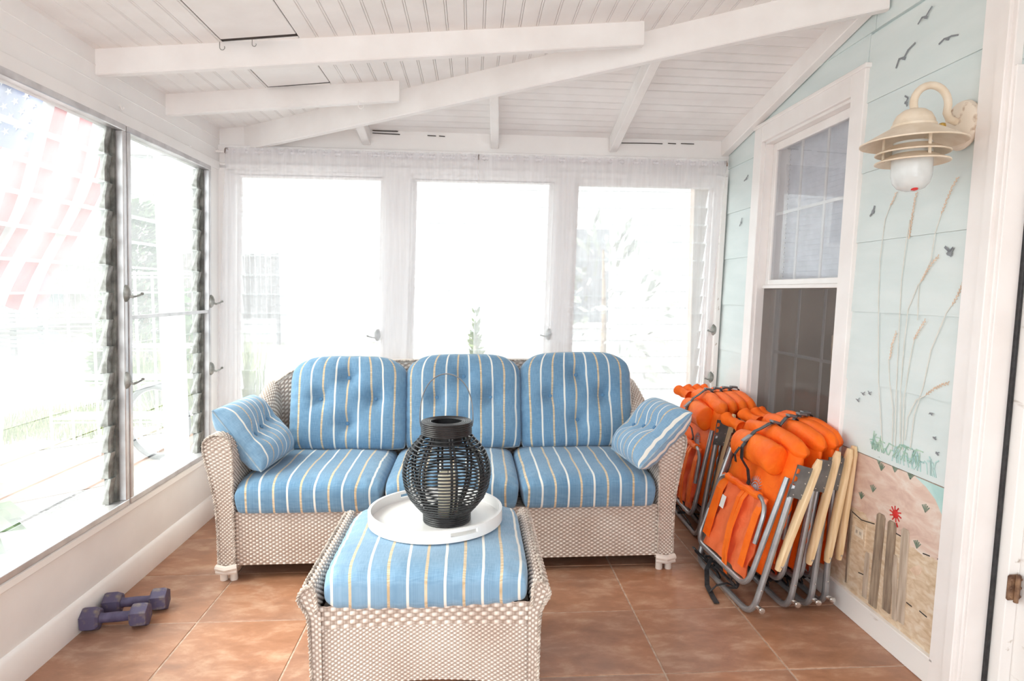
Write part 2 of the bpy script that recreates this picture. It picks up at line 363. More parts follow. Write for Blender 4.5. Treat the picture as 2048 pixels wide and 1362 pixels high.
# roof slabs a few centimetres above the boards
def roof(mb, pts, th=.05, lift=.028):
    n = len(pts); vs = [(x, y, f(x, y) + lift) for x, y, f in pts] + [(x, y, f(x, y) + lift + th) for x, y, f in pts]
    mb.add(vs, [tuple(range(n)), tuple(range(n, 2*n))[::-1]] + [(i, (i+1)%n, n+(i+1)%n, n+i) for i in range(n)])
fL = lambda x, y: zl(x); fB = lambda x, y: zb(YB(x) - y)
roof(cl, [(-1.75, -1.6, fL), (XR, -1.6, fL), (XR, YB(XR) - hipd(XR), fL), (-1.336, YB(-1.336), fL), (-1.75, 4.3, fL)])
roof(cl, [(-1.75, 4.35, fB), (-1.336, YB(-1.336), fL), (XR, YB(XR) - hipd(XR), fL), (XR, 4.5, fB)])
ceil_ = st('ceiling', cl, 'backing', smooth=0)
def strip(poly, zf, th=.02, e=.0022):          # ceiling board from a plan polygon, bevelled on its lower face
    mb = MB(); n = len(poly); c = (sum(p[0] for p in poly)/n, sum(p[1] for p in poly)/n)
    def inset(p):
        dx = c[0]-p[0]; dy = c[1]-p[1]; return (p[0] + math.copysign(min(e, abs(dx)), dx), p[1] + math.copysign(min(e, abs(dy)), dy))
    q = [inset(p) for p in poly]
    vs = [(x, y, zf(x, y) + th) for x, y in poly] + [(x, y, zf(x, y) + e) for x, y in poly] + [(x, y, zf(x, y)) for x, y in q]
    fs = [tuple(range(n))] + [(i, (i+1)%n, n+(i+1)%n, n+i) for i in range(n)] + [(n+i, n+(i+1)%n, 2*n+(i+1)%n, 2*n+i) for i in range(n)] + [tuple(range(2*n, 3*n))[::-1]]
    return mb.add(vs, fs)
PW = .0775; x = -1.031 - 8 * PW
while x < 1.66:
    for (a, b2) in ((x, x + PW - .0102), (x + PW - .0090, x + PW - .0012)):
        y1a = YB(a) - max(hipd(a), 0) - .0; y1b = YB(b2) - max(hipd(b2), 0)
        def mk(ya0, ya1, yb1): st('board', strip([(a, ya0), (b2, ya0), (b2, yb1), (a, ya1)], fL), 'ceil', ceil_, smooth=0)
        if -1.031 < (a + b2) / 2 < -.721:
            mk(-1.5, .55, .55); mk(3.50, max(y1a, 3.52), max(y1b, 3.52))
        else: mk(-1.5, y1a, y1b)
    x += PW
st('plywood_panel', strip([(-1.0275, .56), (-.7245, .56), (-.7245, 2.766), (-1.0275, 2.766)], fL, e=.002), 'ceil', ceil_, smooth=0)
st('plywood_panel', strip([(-1.0275, 2.80), (-.7245, 2.80), (-.7245, 3.376), (-1.0275, 3.376)], fL, e=.002), 'ceil', ceil_, smooth=0)
st('plywood_panel', strip([(-1.0275, 3.40), (-.7245, 3.40), (-.7245, 3.49), (-1.0275, 3.49)], fL, e=.002), 'ceil', ceil_, smooth=0)
for (xa, ya, xb, yb) in ((-1.031, .56, -1.031, 3.39), (-.7225, .56, -.7225, 3.39), (-1.03, 2.787, -.72, 2.787), (-1.03, 3.392, -.72, 3.392)):
    dx, dy = (.006, 0) if xa == xb else (0, .012); z_ = lambda x, y: zl(x) + .005
    vs = [(xa - dx, ya - dy), (xb + dx, yb - dy) if xa != xb else (xa + dx, ya), (xb + dx, yb + dy), (xa - dx, yb + dy)]
    mb = MB(); mb.add([(x, y, z_(x, y)) for x, y in vs] + [(x, y, z_(x, y) + .004) for x, y in vs], [(0,1,2,3), (7,6,5,4), (0,4,5,1), (1,5,6,2), (2,6,7,3), (3,7,4,0)]); st('panel_gap', mb, 'gap', ceil_, smooth=0)
d = 0.0; k = 0
while d < 2.3:
    for (d0, d1) in ((d, d + PW - .0082), (d + PW - .0072, d + PW - .001)):
        xa = (.185 * d0 + .02) / .098 - 1.54; xb = (.185 * d1 + .02) / .098 - 1.54
        if xa < 1.70:
            R_ = 1.72; xb = min(xb, R_ - .01); gp = random.uniform(-.0012, .0012)
            st('board', strip([(xa, YB(xa) - d0), (R_, YB(R_) - d0 + gp), (R_, YB(R_) - d1), (xb, YB(xb) - d1)], fB), 'ceil', ceil_, smooth=0)
    d += PW; k += 1
def beam(mb, p0, p1, w, dep, top=0.0, zf=None, e=.004, z0=None, z1=None):
    p0 = Vector(p0); p1 = Vector(p1); dr = (p1 - p0).normalized(); s = Vector((-dr.y, dr.x)) * w / 2
    za = (zf(*p0) if z0 is None else z0) + top; zb_ = (zf(*p1) if z1 is None else z1) + top; vs = []
    for p, z in ((p0, za), (p1, zb_)):
        for sg, dz, q in ((1, 0, 1), (1, -dep + e, 1), (1, -dep, 1 - 2*e/w), (-1, -dep, 1 - 2*e/w), (-1, -dep + e, 1), (-1, 0, 1)):
            vs.append((p.x + sg * s.x * q, p.y + sg * s.y * q, z + dz))
    return mb.add(vs, [(0,1,2,3,4,5), (11,10,9,8,7,6)] + [(i, (i+1)%6, 6+(i+1)%6, 6+i) for i in range(6)])
def hip(x): return (x, YB(x) - hipd(x))
for yl, xe in ((2.79, .76), (3.385, -.38)):
    p0 = (-1.53, yl); p1 = (xe, yl + .056 * (xe + 1.53))
    st('beam', beam(MB(), p0, p1, .042, .105, .004, fL), 'ceil', ceil_, smooth=0)
h0 = hip(-1.45); h1 = hip(1.70)
st('hip_rafter', beam(MB(), h0, h1, .045, .142, .006, fL), 'ceil', ceil_, smooth=0)
for xr in (-.655, .14, .905):
    p0 = (xr, YB(xr) - .01); xe = xr; hx = xr - .03 if xr > 0 else xr; p1 = (hx, YB(hx) - hipd(hx) + .02)
    st('rafter', beam(MB(), p0, p1, .05, .098, .004, fB), 'ceil', ceil_, smooth=0)
p0 = (1.665, YB(1.66) - .0); p1 = (1.672, YB(1.66) - 1.85)
st('trim_1', beam(MB(), p0, p1, .052, .10, .003, fB, z1=zb(1.85)), 'trim', smooth=0)
st('trim_2', beam(MB(), (1.685, 2.35), (1.70, -1.5), .03, .06, .0, fL), 'trim', smooth=0)
for hx, hy, s_ in ((-1.03, 2.765, 1), (-.9, 2.765, .8), (-.585, 3.40, 1.4)):                     # small hooks screwed in the beams
    z = zl(hx) - (.02 if hy < 3 else .105); r = .010 * s_
    pts = [(hx, hy, z + .01), (hx, hy - .002, z - r * 1.2)] + [(hx + r - r * cos(a), hy - .002, z - r * 1.2 - r * sin(a)) for a in np.linspace(.3, 3.6, 8)]
    o = tag(MB().tube(pts, .0018 * s_, 6).build('ceiling_hook', 'clip' if hy < 3 else 'trim'),
        {-1.03: 'small dark hook at the left corner of the nearer plywood ceiling panel', -.9: 'small dark hook midway along the nearer plywood ceiling panel edge', -.585: 'white curled hook hanging under the short far ceiling beam'}[hx], 'hook')
for k, (px, py) in enumerate(((236, 213), (375, 294))):
    pass
# ------------------------------------------------------------------ left wall
WX = -1.60
wl = st('wall_left', MB().box((WX - .12, -1.5, .0), (WX - .022, 4.3, .375), A), 'white', smooth=0)
hd = MB().box((WX - .10, -1.5, 2.165), (WX - .0, 4.3, 2.50), A)
st('header_panel', hd, 'white', wl, smooth=0)
for z0, z1, dx in ((2.115, 2.165, .012), (2.235, 2.242, .002), (2.30, 2.306, .002)):
    st('header_strip', MB().bbox((WX - .03, -1.5, z0), (WX + dx, 4.06, z1), .002, A), 'white', wl, smooth=0)
prof = [(WX - .03, 0), (WX - .002, 0), (WX + .001, .04), (WX - .001, .08), (WX - .008, .115), (WX - .017, .132), (WX - .03, .135)]
pr = MB(); n = len(prof)
pr.add([A(a, -1.5, z) for a, z in prof] + [A(a, 4.1, z) for a, z in prof], [tuple(range(n)), tuple(range(n, 2*n))[::-1]] + [(i, (i+1)%n, n+(i+1)%n, n+i) for i in range(n)])
st('baseboard_left', pr, 'trim', smooth=60)
st('trim_3', MB().bbox((WX - .12, -1.5, .372), (WX + .004, 4.08, .405), .004, A), 'chip')
st('trim_4', MB().bbox((WX - .09, 3.905, .40), (WX + .006, 4.06, 2.12), .004, A), 'white')
# louvred (jalousie) window along a wall; T maps (s along wall, d outward depth, z)
def crank(parent, T, s, z, flip=1, mat='clip'):
    bs = MB(); 
    bs.lathe([(.026, 0), (.026, .004), (.020, .014), (.010, .020), (.0, .021)], 14, T=lambda x, y, q: T(s + x * .75, -.012 - q, z + y * 1.5))
    bo = bs.build('crank_base', mat, parent, world=True)
    h = MB().tube([T(s, -.03, z - .012), T(s + .004 * flip, -.042, z - .016), T(s + .028 * flip, -.050, z - .012), T(s + .052 * flip, -.056, z - .004)], [.006, .006, .0045, .004], 8)
    h.lathe([(.0, -.007), (.006, -.005), (.007, 0), (.006, .005), (0, .007)], 10, T(s + .055 * flip, -.057, z - .002))
    h.build('crank_handle', mat, bo, world=False)
    ho = bo.children[0] if bo.children else None
    l = parent.matrix_basis.translation
    if ho: ho.data.transform(Matrix.Translation(-l))
def jalousie(name, T, s0, s1, z0, z1, npane, fw=.028, mid=None, clipside=1, cranks=(), framemat='alu', cm='clip', chm='clipdark', cw=1.0):
    e = thing(name, T((s0 + s1) / 2, 0, z0), kind='structure')
    for a, b2, c, d2 in ((s0, s1, z0, z0 + fw), (s0, s1, z1 - fw, z1), (s0, s0 + fw, z0 + fw, z1 - fw), (s1 - fw, s1, z0 + fw, z1 - fw)):
        MB().bbox((a, -.012, c), (b2, .055, d2), .003, T).build('frame_rail', framemat, e, world=True)
    if mid: MB().bbox((s0 + fw, -.006, mid - .009), (s1 - fw, .012, mid + .009), .002, T).build('screen_rail', framemat, e, world=True)
    H_ = (z1 - z0 - 2 * fw); ph = H_ / npane; tl = math.radians(17)
    chw = .05
    for sd, w in ((s0 + fw, 1), (s1 - fw - chw * .0, -1)):
        a, b2 = sorted((sd, sd + w * .020 * cw)); ch = MB().bbox((a, .018, z0 + fw), (b2, .075, z1 - fw), .002, T).build('channel', chm, e, world=True)
        c0 = ch
        for k in range(npane):
            zc_ = z0 + fw + (k + .5) * ph; hh = ph * .52
            mb = MB(); dy = sin(tl) * hh; dz = cos(tl) * hh
            a1, b1 = sorted((sd + w * .018 * cw, sd + w * .060 * cw))
            poly = [(.040 - dy + .0, dz), (.052 - dy, dz), (.052 + dy + .006, -dz), (.030 + dy * .2, -dz * .98), (.034, 0)]
            mb.add([T(q, p[0], zc_ + p[1]) for q in (a1, b1) for p in poly], [(4,3,2,1,0), (5,6,7,8,9)] + [(i, (i+1)%5, 5+(i+1)%5, 5+i) for i in range(5)])
            cp = mb.build('clip', cm, None, smooth=0); l = e.matrix_basis.translation; cp.data.transform(Matrix.Translation(-l)); cp.parent = ch
    for k in range(npane):
        zc_ = z0 + fw + (k + .5) * ph; hh = ph * .56; dy = sin(tl) * hh; dz = cos(tl) * hh; t = .0025
        a, b2 = s0 + fw + .014, s1 - fw - .014
        g = MB(); vs = [T(s, .046 + sg * dy * -1 + q, zc_ + sg * dz) for s in (a, b2) for sg, q in ((1, -t), (1, t), (-1, t), (-1, -t))]
        g.add(vs, [(0,1,2,3), (7,6,5,4), (0,4,5,1), (2,6,7,3), (0,3,7,4), (1,5,6,2)])
        po = g.build('pane', 'glass', e, smooth=0, world=True)
    return e
TLf = lambda s, d2, z: A(WX - d2, s, z)
for q, (a, b2, md) in enumerate(((2.985, 3.893, 1.27), (2.055, 2.975, None), (1.12, 2.04, None), (.185, 1.105, None), (-.75, .17, None))):
    e = jalousie('window_%d' % (q + 1), TLf, a, b2, .412, 2.118, 14, mid=md)
    if q == 0:
        crank(e, TLf, 3.885, 1.33, 1, 'clip'); crank(e, TLf, 3.885, .93, 1)
    if q == 1:
        crank(e, TLf, 2.955, 1.38, 1, 'clip'); crank(e, TLf, 2.955, .99, 1, 'clip')
for y in (2.98, 2.0475, 1.1125, .1775):
    st('trim_6', MB().bbox((WX - .06, y - .008, .405), (WX + .004, y + .008, 2.125), .003, A), 'alu')
# little screw hooks under the ceiling on the left wall header
for (px, py, lab) in ((236, 214, 'white curled hook on the left wall above the nearer window'), (375, 292, 'white curled hook on the left wall above the far window')):
    p = at(px, py, 2.95 if px < 300 else 3.62); p.x = WX + LEAN * p.z + .006; r = .012
    tag(MB().tube([(p.x - .01, p.y - r, p.z + .004)] + [(p.x + .003, p.y - r * cos(a), p.z - r * sin(a)) for a in np.linspace(0, 3.6, 9)], .0025, 6).build('ceiling_hook', 'trim'), lab, 'hook')
# ------------------------------------------------------------------ back wall
wb = st('wall_back', MB().box((-1.75, 0, 0), (1.72, .12, .385), B), 'white', smooth=0)
st('header_panel', MB().box((-1.75, 0, 2.15), (1.75, .12, 2.46), B), 'white', wb, smooth=0)
st('header_board', MB().bbox((-1.66, -.02, 2.225), (1.60, .01, 2.268), .003, B), 'white', wb)
for segs in ([(745, 261), (765, 262), (796, 263)], [(745, 266), (760, 267), (800, 269)], [(855, 271), (872, 272)], [(878, 272), (890, 273)], [(1243, 286), (1300, 286.5), (1325, 287.5)], [(1336, 286.5), (1352, 287.5)], [(1362, 287), (1388, 288)]):
    cr = MB(); pts = []
    for px, py in segs:
        p = at(px, py, 4.15); p = Vector((0, 0, CH)) + (p - Vector((0, 0, CH))) * ((YB(p.x) - .004) / p.y); pts.append(p)
    cr.tube([tuple(p) for p in pts], .0028, 5); st('paint_crack', cr, 'gap', wb)
WN = ((-1.515, -.612), (-.452, .462), (.592, 1.545))
zs = (2.125, 2.11, 2.10)
xs = [-1.70] + [q for w in WN for q in w] + [1.70]
for i in range(0, 8, 2):
    st('mullion', MB().bbox((xs[i], -.012 if i in (2, 4) else .0, .38), (xs[i+1], .05, 2.16), .004, B), 'white', wb)
st('corner_post', MB().bbox((-1.60, -.03, .135), (-1.545, .03, 2.15), .004, B), 'white', wb)
st('corner_post', MB().bbox((1.575, -.035, .1), (1.612, .03, 2.15), .004, B), 'chip', wb)
st('trim_7', MB().bbox((-1.62, -.03, 2.125), (1.60, .0, 2.16), .004, B), 'white')
st('sill_board', MB().bbox((-1.62, -.035, .37), (1.6, .05, .40), .004, B), 'white', wb)
st('baseboard_back', MB().bbox((-1.62, -.02, 0), (1.60, .0, .13), .004, B), 'trim')
for q, (a, b2) in enumerate(WN):
    T = lambda s, d2, z: B(s, d2 + .012, z)
    st('casing_strip', MB().bbox((a - .002, .0, 2.085), (b2 + .002, .05, 2.15), .003, B), 'white', wb)
    e = jalousie('window_%d' % (q + 6), T, a, b2, .40, 2.104 - .006 * q, 14, framemat='white', fw=.012, cm='white', chm='white', cw=.35)
    if q < 2:
        crank(e, lambda s, d2, z: B(s, d2 + .0, z), (-.640, .455)[q], 1.115, -1, 'clip')
    else:
        crank(e, lambda s, d2, z: B(s, d2 - .01, z), 1.575, 1.14, -1, 'clip'); crank(e, lambda s, d2, z: B(s, d2 - .01, z), 1.575, .82, -1, 'clip')
# ------------------------------------------------------------------ right wall
RX = 1.625
Rw = lambda d2, y, z: A(RX + d2, y, z)
WY0, WY1, WZ0, WZ1 = 2.822, 3.702, .62, 2.262         # window opening
DY = 1.955                                              # far jamb of the door opening
wr = MB()
wr.box((.012, DY, 0), (.15, WY0, 2.95), Rw); wr.box((.012, WY1, 0), (.15, 4.42, 2.95), Rw)
wr.box((.012, WY0, 0), (.15, WY1, WZ0), Rw); wr.box((.012, WY0, WZ1), (.15, WY1, 2.95), Rw)
wr.box((.012, DY - .9, 2.12), (.15, DY, 2.95), Rw); wr.box((.012, -1.5, 0), (.15, DY - .9, 2.95), Rw)
wro = st('wall_right', wr, 'siding', smooth=0)
def course(z0, z1, ya, yb, mat='siding', top=None):    # one lapped siding shingle, its lower edge proud of the one below
    vs = [Rw(.013, ya, z0), Rw(-.006, ya, z0), Rw(.0, ya, z1), Rw(.013, ya, z1), Rw(.013, yb, z0), Rw(-.006, yb, z0), Rw(.0, yb, z1), Rw(.013, yb, z1)]
    return st('siding_board', MB().add(vs, [(0,1,2,3), (7,6,5,4), (0,4,5,1), (1,5,6,2), (2,6,7,3), (3,7,4,0)]), mat, wro, smooth=0)
seam = {0: 2.55, 1: 2.30}
for k in range(7):
    z0 = .716 + k * .2975; z1 = z0 + .297
    if k < 6:
        course(z0, min(z1, 2.49), 2.05, 2.735); course(z0, z1, 3.79, 4.30)
    if k == 5: course(2.355, z1, 2.737, 3.788)
    if k == 6:
        course(z0, z1, 2.05, 2.695); course(z0, z1, 2.698, 3.3)
for k in range(9): course(.716 + k*.2975 - .595, .716 + (k+1)*.2975 - .596, -1.5, .95)
st('mural_board', MB().bbox((-.004, 2.05, .10), (.014, 4.25, .712), .002, Rw), 'sand', wro)
# window casing
for a, b2, c, d2 in ((2.722, WY0, .56, 2.355), (WY1, 3.802, .56, 2.355), (WY0, WY1, 2.262, 2.355), (2.70, 3.82, .52, .60)):
    st('casing', MB().bbox((-.022, a, c), (.013, b2, d2), .003, Rw), 'trim', wro)
st('casing', MB().bbox((-.030, 2.71, 2.352), (.013, 3.815, 2.372), .003, Rw), 'trim', wro)
for a, b2, c, d2 in ((WY0 - .002, WY0 + .012, WZ0, WZ1), (WY1 - .014, WY1 + .002, WZ0, WZ1), (WY0, WY1, WZ1 - .014, WZ1 + .002), (WY0, WY1, WZ0 - .01, WZ0 + .02)):
    st('reveal', MB().box((.0, a, c), (.15, b2, d2), Rw), 'trim', wro, smooth=0)
wn = thing('window_9', Rw(.08, 3.26, WZ0), kind='structure')
def sash(x0, za, zb2, glass, name):
    fr = MB(); fw = .045
    ya, yb = WY0 + .012, WY1 - .014
    for a, b2, c, d2 in ((ya, ya + fw, za, zb2), (yb - fw, yb, za, zb2), (ya + fw, yb - fw, za, za + .03), (ya + fw, yb - fw, zb2 - fw, zb2)):
        fr.bbox((x0, a, c), (x0 + .03, b2, d2), .003, Rw)
    s = fr.build(name, 'trim', wn, world=True)
    def sub(mb, nm, mt): o = mb.build(nm, mt, None, smooth=0); o.data.transform(Matrix.Translation(-wn.matrix_basis.translation)); o.parent = s
    sub(MB().box((x0 + .012, ya + fw, za + .03), (x0 + .0125, yb - fw, zb2 - fw), Rw), 'glass_pane', glass)
    w_ = (yb - ya - 2 * fw) / 3
    for k in (1, 2): sub(MB().box((x0 + .019, ya + fw + k * w_ - .009, za + .03), (x0 + .025, ya + fw + k * w_ + .009, zb2 - fw), Rw), 'muntin', 'trim')
    zm = (za + zb2) / 2; sub(MB().box((x0 + .0192, ya + fw, zm - .008), (x0 + .0248, yb - fw, zm + .008), Rw), 'muntin', 'trim')
sash(.045, 1.435, WZ1 - .014, 'pane', 'upper_sash'); sash(.085, WZ0 + .02, 1.455, 'pane', 'lower_sash')
MB().bbox((.030, WY0 + .012, 1.415), (.05, WY1 - .014, 1.435), .002, Rw).build('meeting_rail', 'trim', wn, world=True)
MB().box((.040, WY0 + .02, WZ0 + .03), (.0405, WY1 - .02, 1.416), Rw).build('insect_screen', 'screen', wn, world=True, smooth=0)
# closed blind behind the upper sash
bl = thing('window_blind', Rw(.15, 3.26, 1.5), label='grey closed slatted blind behind the upper panes of the right wall window', cat='blind')
z = 2.235
while z > 1.47:
    zz = z; MB().add([Rw(.135, WY0 + .03, zz), Rw(.150, WY0 + .03, zz - .034), Rw(.152, WY0 + .03, zz - .033), Rw(.137, WY0 + .03, zz + .001), Rw(.135, WY1 - .03, zz), Rw(.150, WY1 - .03, zz - .034), Rw(.152, WY1 - .03, zz - .033), Rw(.137, WY1 - .03, zz + .001)],
        [(0,1,2,3), (7,6,5,4), (0,4,5,1), (1,5,6,2), (2,6,7,3), (3,7,4,0)]).build('slat', 'blind', bl, world=True, smooth=0); z -= .028
# dim room behind that window; far wall opening added to brighten it
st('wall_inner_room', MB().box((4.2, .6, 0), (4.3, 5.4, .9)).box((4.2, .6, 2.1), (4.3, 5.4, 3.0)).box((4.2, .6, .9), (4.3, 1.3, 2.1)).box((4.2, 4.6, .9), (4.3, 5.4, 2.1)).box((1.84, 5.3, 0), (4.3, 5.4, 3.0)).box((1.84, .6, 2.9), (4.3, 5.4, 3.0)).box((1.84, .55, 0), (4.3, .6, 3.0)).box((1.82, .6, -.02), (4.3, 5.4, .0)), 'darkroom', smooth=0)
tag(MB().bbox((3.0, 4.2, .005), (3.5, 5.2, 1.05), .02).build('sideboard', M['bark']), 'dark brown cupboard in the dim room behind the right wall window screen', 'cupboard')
# baseboard and door surround
st('baseboard_right', MB().bbox((-.016, 2.06, 0), (.013, 4.2, .095), .003, Rw).bbox((-.022, 2.06, .095), (.013, 4.2, .106), .002, Rw), 'chip')
for a, b2, dd in ((2.000, 2.077, -.022), (1.965, 2.005, -.030), (1.948, 1.972, -.018)):
    st('trim_8', MB().bbox((dd, a, 0), (.013, b2, 2.95), .003, Rw), 'trim')
dr = thing('door_1', Rw(.09, 1.92, 0), kind='structure')
MB().bbox((-.012, 1.938, 0), (.062, 1.952, 2.1), .002, Rw).build('jamb', 'trim', dr, world=True)
MB().bbox((.056, 1.925, 0), (.066, 1.9379, 2.1), .001, Rw).build('weather_strip', 'black', dr, world=True)
MB().bbox((.062, 1.932, 0), (.15, 1.95, 2.1), .003, Rw).build('jamb', 'chip', dr, world=True)
MB().bbox((.068, 1.885, .01), (.108, 1.93, 2.08), .003, Rw).bbox((.108, 1.10, .01), (.148, 1.93, 2.08), .003, Rw).build('door_slab', 'chip', dr, world=True)
for z, mt in ((.455, 'rust'), (1.25, 'brass')):
    hg = MB().bbox((.062, 1.872, z - .042), (.108, 1.886, z + .042), .006, Rw)
    hg.tube([Rw(.086, 1.868, z - .045), Rw(.086, 1.868, z + .045)], .007, 8)
    for k in (-1, 0, 1): hg.lathe([(.005, 0), (.003, .002), (0, .002)], 8, T=lambda x, y, q, k=k: Rw(.070 + x, 1.871 - q, z + k * .028 + y)); hg.lathe([(.005, 0), (.003, .002), (0, .002)], 8, T=lambda x, y, q, k=k: Rw(.101 + x, 1.871 - q, z + k * .028 + y))
    hg.build('hinge', mt, dr, world=True, label='rusty brown hinge' if mt == 'rust' else 'brass hinge')
# wall behind the camera, with a wide opening added to let in fill light
st('wall_front', MB().box((-1.75, -1.62, 0), (1.8, -1.5, .35)).box((-1.75, -1.62, 2.25), (1.8, -1.5, 2.9)).box((-1.75, -1.62, .35), (-1.4, -1.5, 2.25)).box((1.4, -1.62, .35), (1.8, -1.5, 2.25)), 'white', smooth=0)
# ------------------------------------------------------------------ mural (flat paint on the right wall)
def wp(px, py, off=-.007):                     # pixel -> point (y, z) on the right wall face
    r = col((px - 1024., py - 681., FPX)); s = (RX + off + LEAN * CH) / (r[0] - LEAN * r[2]); return (s * r[1], CH + s * r[2])
def wpt(y, z, off=-.0075): return Rw(off, y, z)
def stroke(mb, pts, w, off=-.0078):
    for (a, b2), (c, d2) in zip(pts[:-1], pts[1:]):
        v = Vector((c - a, d2 - b2)); 
        if v.length < 1e-5: continue
        v.normalize(); n_ = Vector((-v.y, v.x)) * w / 2; e = v * w * .2
        mb.add([wpt(a + n_.x - e.x, b2 + n_.y - e.y, off), wpt(c + n_.x + e.x, d2 + n_.y + e.y, off), wpt(c - n_.x + e.x, d2 - n_.y + e.y, off), wpt(a - n_.x - e.x, b2 - n_.y - e.y, off),
                wpt(a + n_.x - e.x, b2 + n_.y - e.y, off + .0012), wpt(c + n_.x + e.x, d2 + n_.y + e.y, off + .0012), wpt(c - n_.x + e.x, d2 - n_.y + e.y, off + .0012), wpt(a - n_.x - e.x, b2 - n_.y - e.y, off + .0012)],
               [(0,1,2,3), (7,6,5,4), (0,4,5,1), (1,5,6,2), (2,6,7,3), (3,7,4,0)])
def birdmb(pts, w):
    mb = MB(); q = [wp(*p) for p in pts]; stroke(mb, q, w); c = q[len(q)//2]
    stroke(mb, [(c[0] - .006, c[1] - .006), (c[0] + .006, c[1] - .001)], w * 1.6, -.0079); return mb
birds = [([(1836, 48), (1844, 35), (1852, 33), (1858, 22), (1864, 13)], .006), ([(1878, 88), (1888, 78), (1895, 76), (1903, 72), (1916, 70)], .006), ([(1792, 136), (1798, 118), (1808, 115), (1816, 100), (1830, 86)], .007),
         ([(1740, 432), (1743, 428), (1746, 422), (1749, 412)], .008), ([(1890, 494), (1896, 500), (1900, 506), (1906, 496), (1894, 508)], .009), ([(1488, 362), (1493, 356), (1496, 350)], .006), ([(1479, 452), (1482, 444), (1484, 436)], .006),
         ([(1810, 192), (1816, 196), (1812, 204), (1814, 212)], .006), ([(1712, 798), (1716, 800), (1719, 796)], .003), ([(1722, 785), (1726, 787), (1730, 784)], .003), ([(1858, 828), (1862, 826), (1866, 827)], .003), ([(1866, 874), (1869, 875), (1872, 874)], .003), ([(1872, 904), (1874, 906), (1878, 905)], .003), ([(1736, 782), (1739, 786), (1743, 784)], .003)]
for pts, w in birds: birdmb(pts, w).build('painted_bird', 'paintgrey', wro, smooth=0)
reeds = [  # stem pixels from the foot up, then the seed head pixels
    ([(1765, 900), (1762, 850), (1757, 760), (1757, 600), (1760, 520), (1770, 440), (1781, 410)], [(1781, 412), (1788, 398), (1793, 384)]),
    ([(1790, 895), (1792, 800), (1797, 680), (1803, 560), (1813, 480), (1820, 440)], [(1818, 478), (1825, 430), (1830, 400), (1834, 384)]),
    ([(1784, 900), (1786, 820), (1779, 760), (1777, 718)], [(1780, 718), (1784, 690), (1793, 664)]),
    ([(1805, 900), (1808, 800), (1820, 720), (1828, 680)], [(1828, 680), (1836, 664), (1851, 640)]),
    ([(1800, 890), (1801, 780), (1808, 690), (1816, 620), (1836, 570)], [(1842, 564), (1854, 542), (1866, 524), (1878, 512)]),
    ([(1820, 900), (1828, 830), (1846, 775), (1862, 700), (1893, 625), (1902, 612)], [(1905, 610), (1916, 590), (1924, 570), (1932, 556)]),
    ([(1810, 880), (1815, 835), (1832, 800), (1852, 790)], [(1852, 790), (1868, 778), (1884, 770), (1898, 766)]),
    ([(1835, 640), (1838, 570), (1862, 520), (1870, 468), (1882, 430)], [(1883, 428), (1893, 402), (1904, 376), (1916, 354)])]
for stem, head in reeds:
    mb = MB(); stroke(mb, [wp(*p) for p in stem + head[:1]], .0042); o = mb.build('painted_reed', 'paintstem', wro, smooth=0)
    mb = MB(); q = [Vector(wp(*p)) for p in head]; seg = []
    for a, b2 in zip(q[:-1], q[1:]):
        nn = max(2, int((b2 - a).length / .006)); 
        for k in range(nn):
            p = a.lerp(b2, k / nn); dr_ = (b2 - a).normalized(); nrm = Vector((-dr_.y, dr_.x)); sg = 1 if k % 2 else -1
            stroke(mb, [tuple(p), tuple(p + dr_ * .009 + nrm * sg * .005)], .0028, -.0081)
    mb.build('seed_head', 'painttan', o, smooth=0)
for cx, cy, sp_, n_, hh, mt in ((1790, 905, 60, 26, .10, 'paintgreen'), (1832, 930, 62, 22, .09, 'paintteal')):
    mb = MB()
    for k in range(n_):
        x = cx + random.uniform(-sp_, sp_) * .8; y = cy + (x - cx) * .38 + 10; a = wp(x, y); l = random.uniform(.3, 1) * hh; t = random.uniform(-1.0, 1.0)
        stroke(mb, [(a[0], max(a[1], .715)), (a[0] - l * .4 * t, a[1] + l * .6), (a[0] - l * .9 * t, a[1] + l * (.8 - .3 * abs(t)))], .004, -.0080)
    mb.build('painted_grass', mt, wro, smooth=0)
for px, py in ((1757, 922), (1789, 938), (1820, 952), (1745, 978), (1722, 992), (1850, 1018), (1888, 1030), (1833, 1090), (1762, 935)):
    mb = MB(); a = wp(px, py)
    for t in (-1, -.5, 0, .5, 1): stroke(mb, [(a[0], a[1] - .012), (a[0] + t * .018, a[1] + .018 - abs(t) * .008)], .0035, -.0058)
    mb.build('painted_tuft', 'paintdk', wro, smooth=0)
mb = MB(); e1 = [wp(1848, 962), wp(1868, 985), wp(1885, 1010), wp(1896, 1030)]
mb.prism([(a, b2) for a, b2 in [(2.24, .7115), (2.078, .7115), (2.078, .60)] + [(2.10, .625), (2.13, .66), (2.18, .69)]], -.0045, -.0062, 'x', T=lambda d2, y, z: Rw(d2, y, z)); mb.build('painted_sea', 'paintteal', wro, smooth=0)
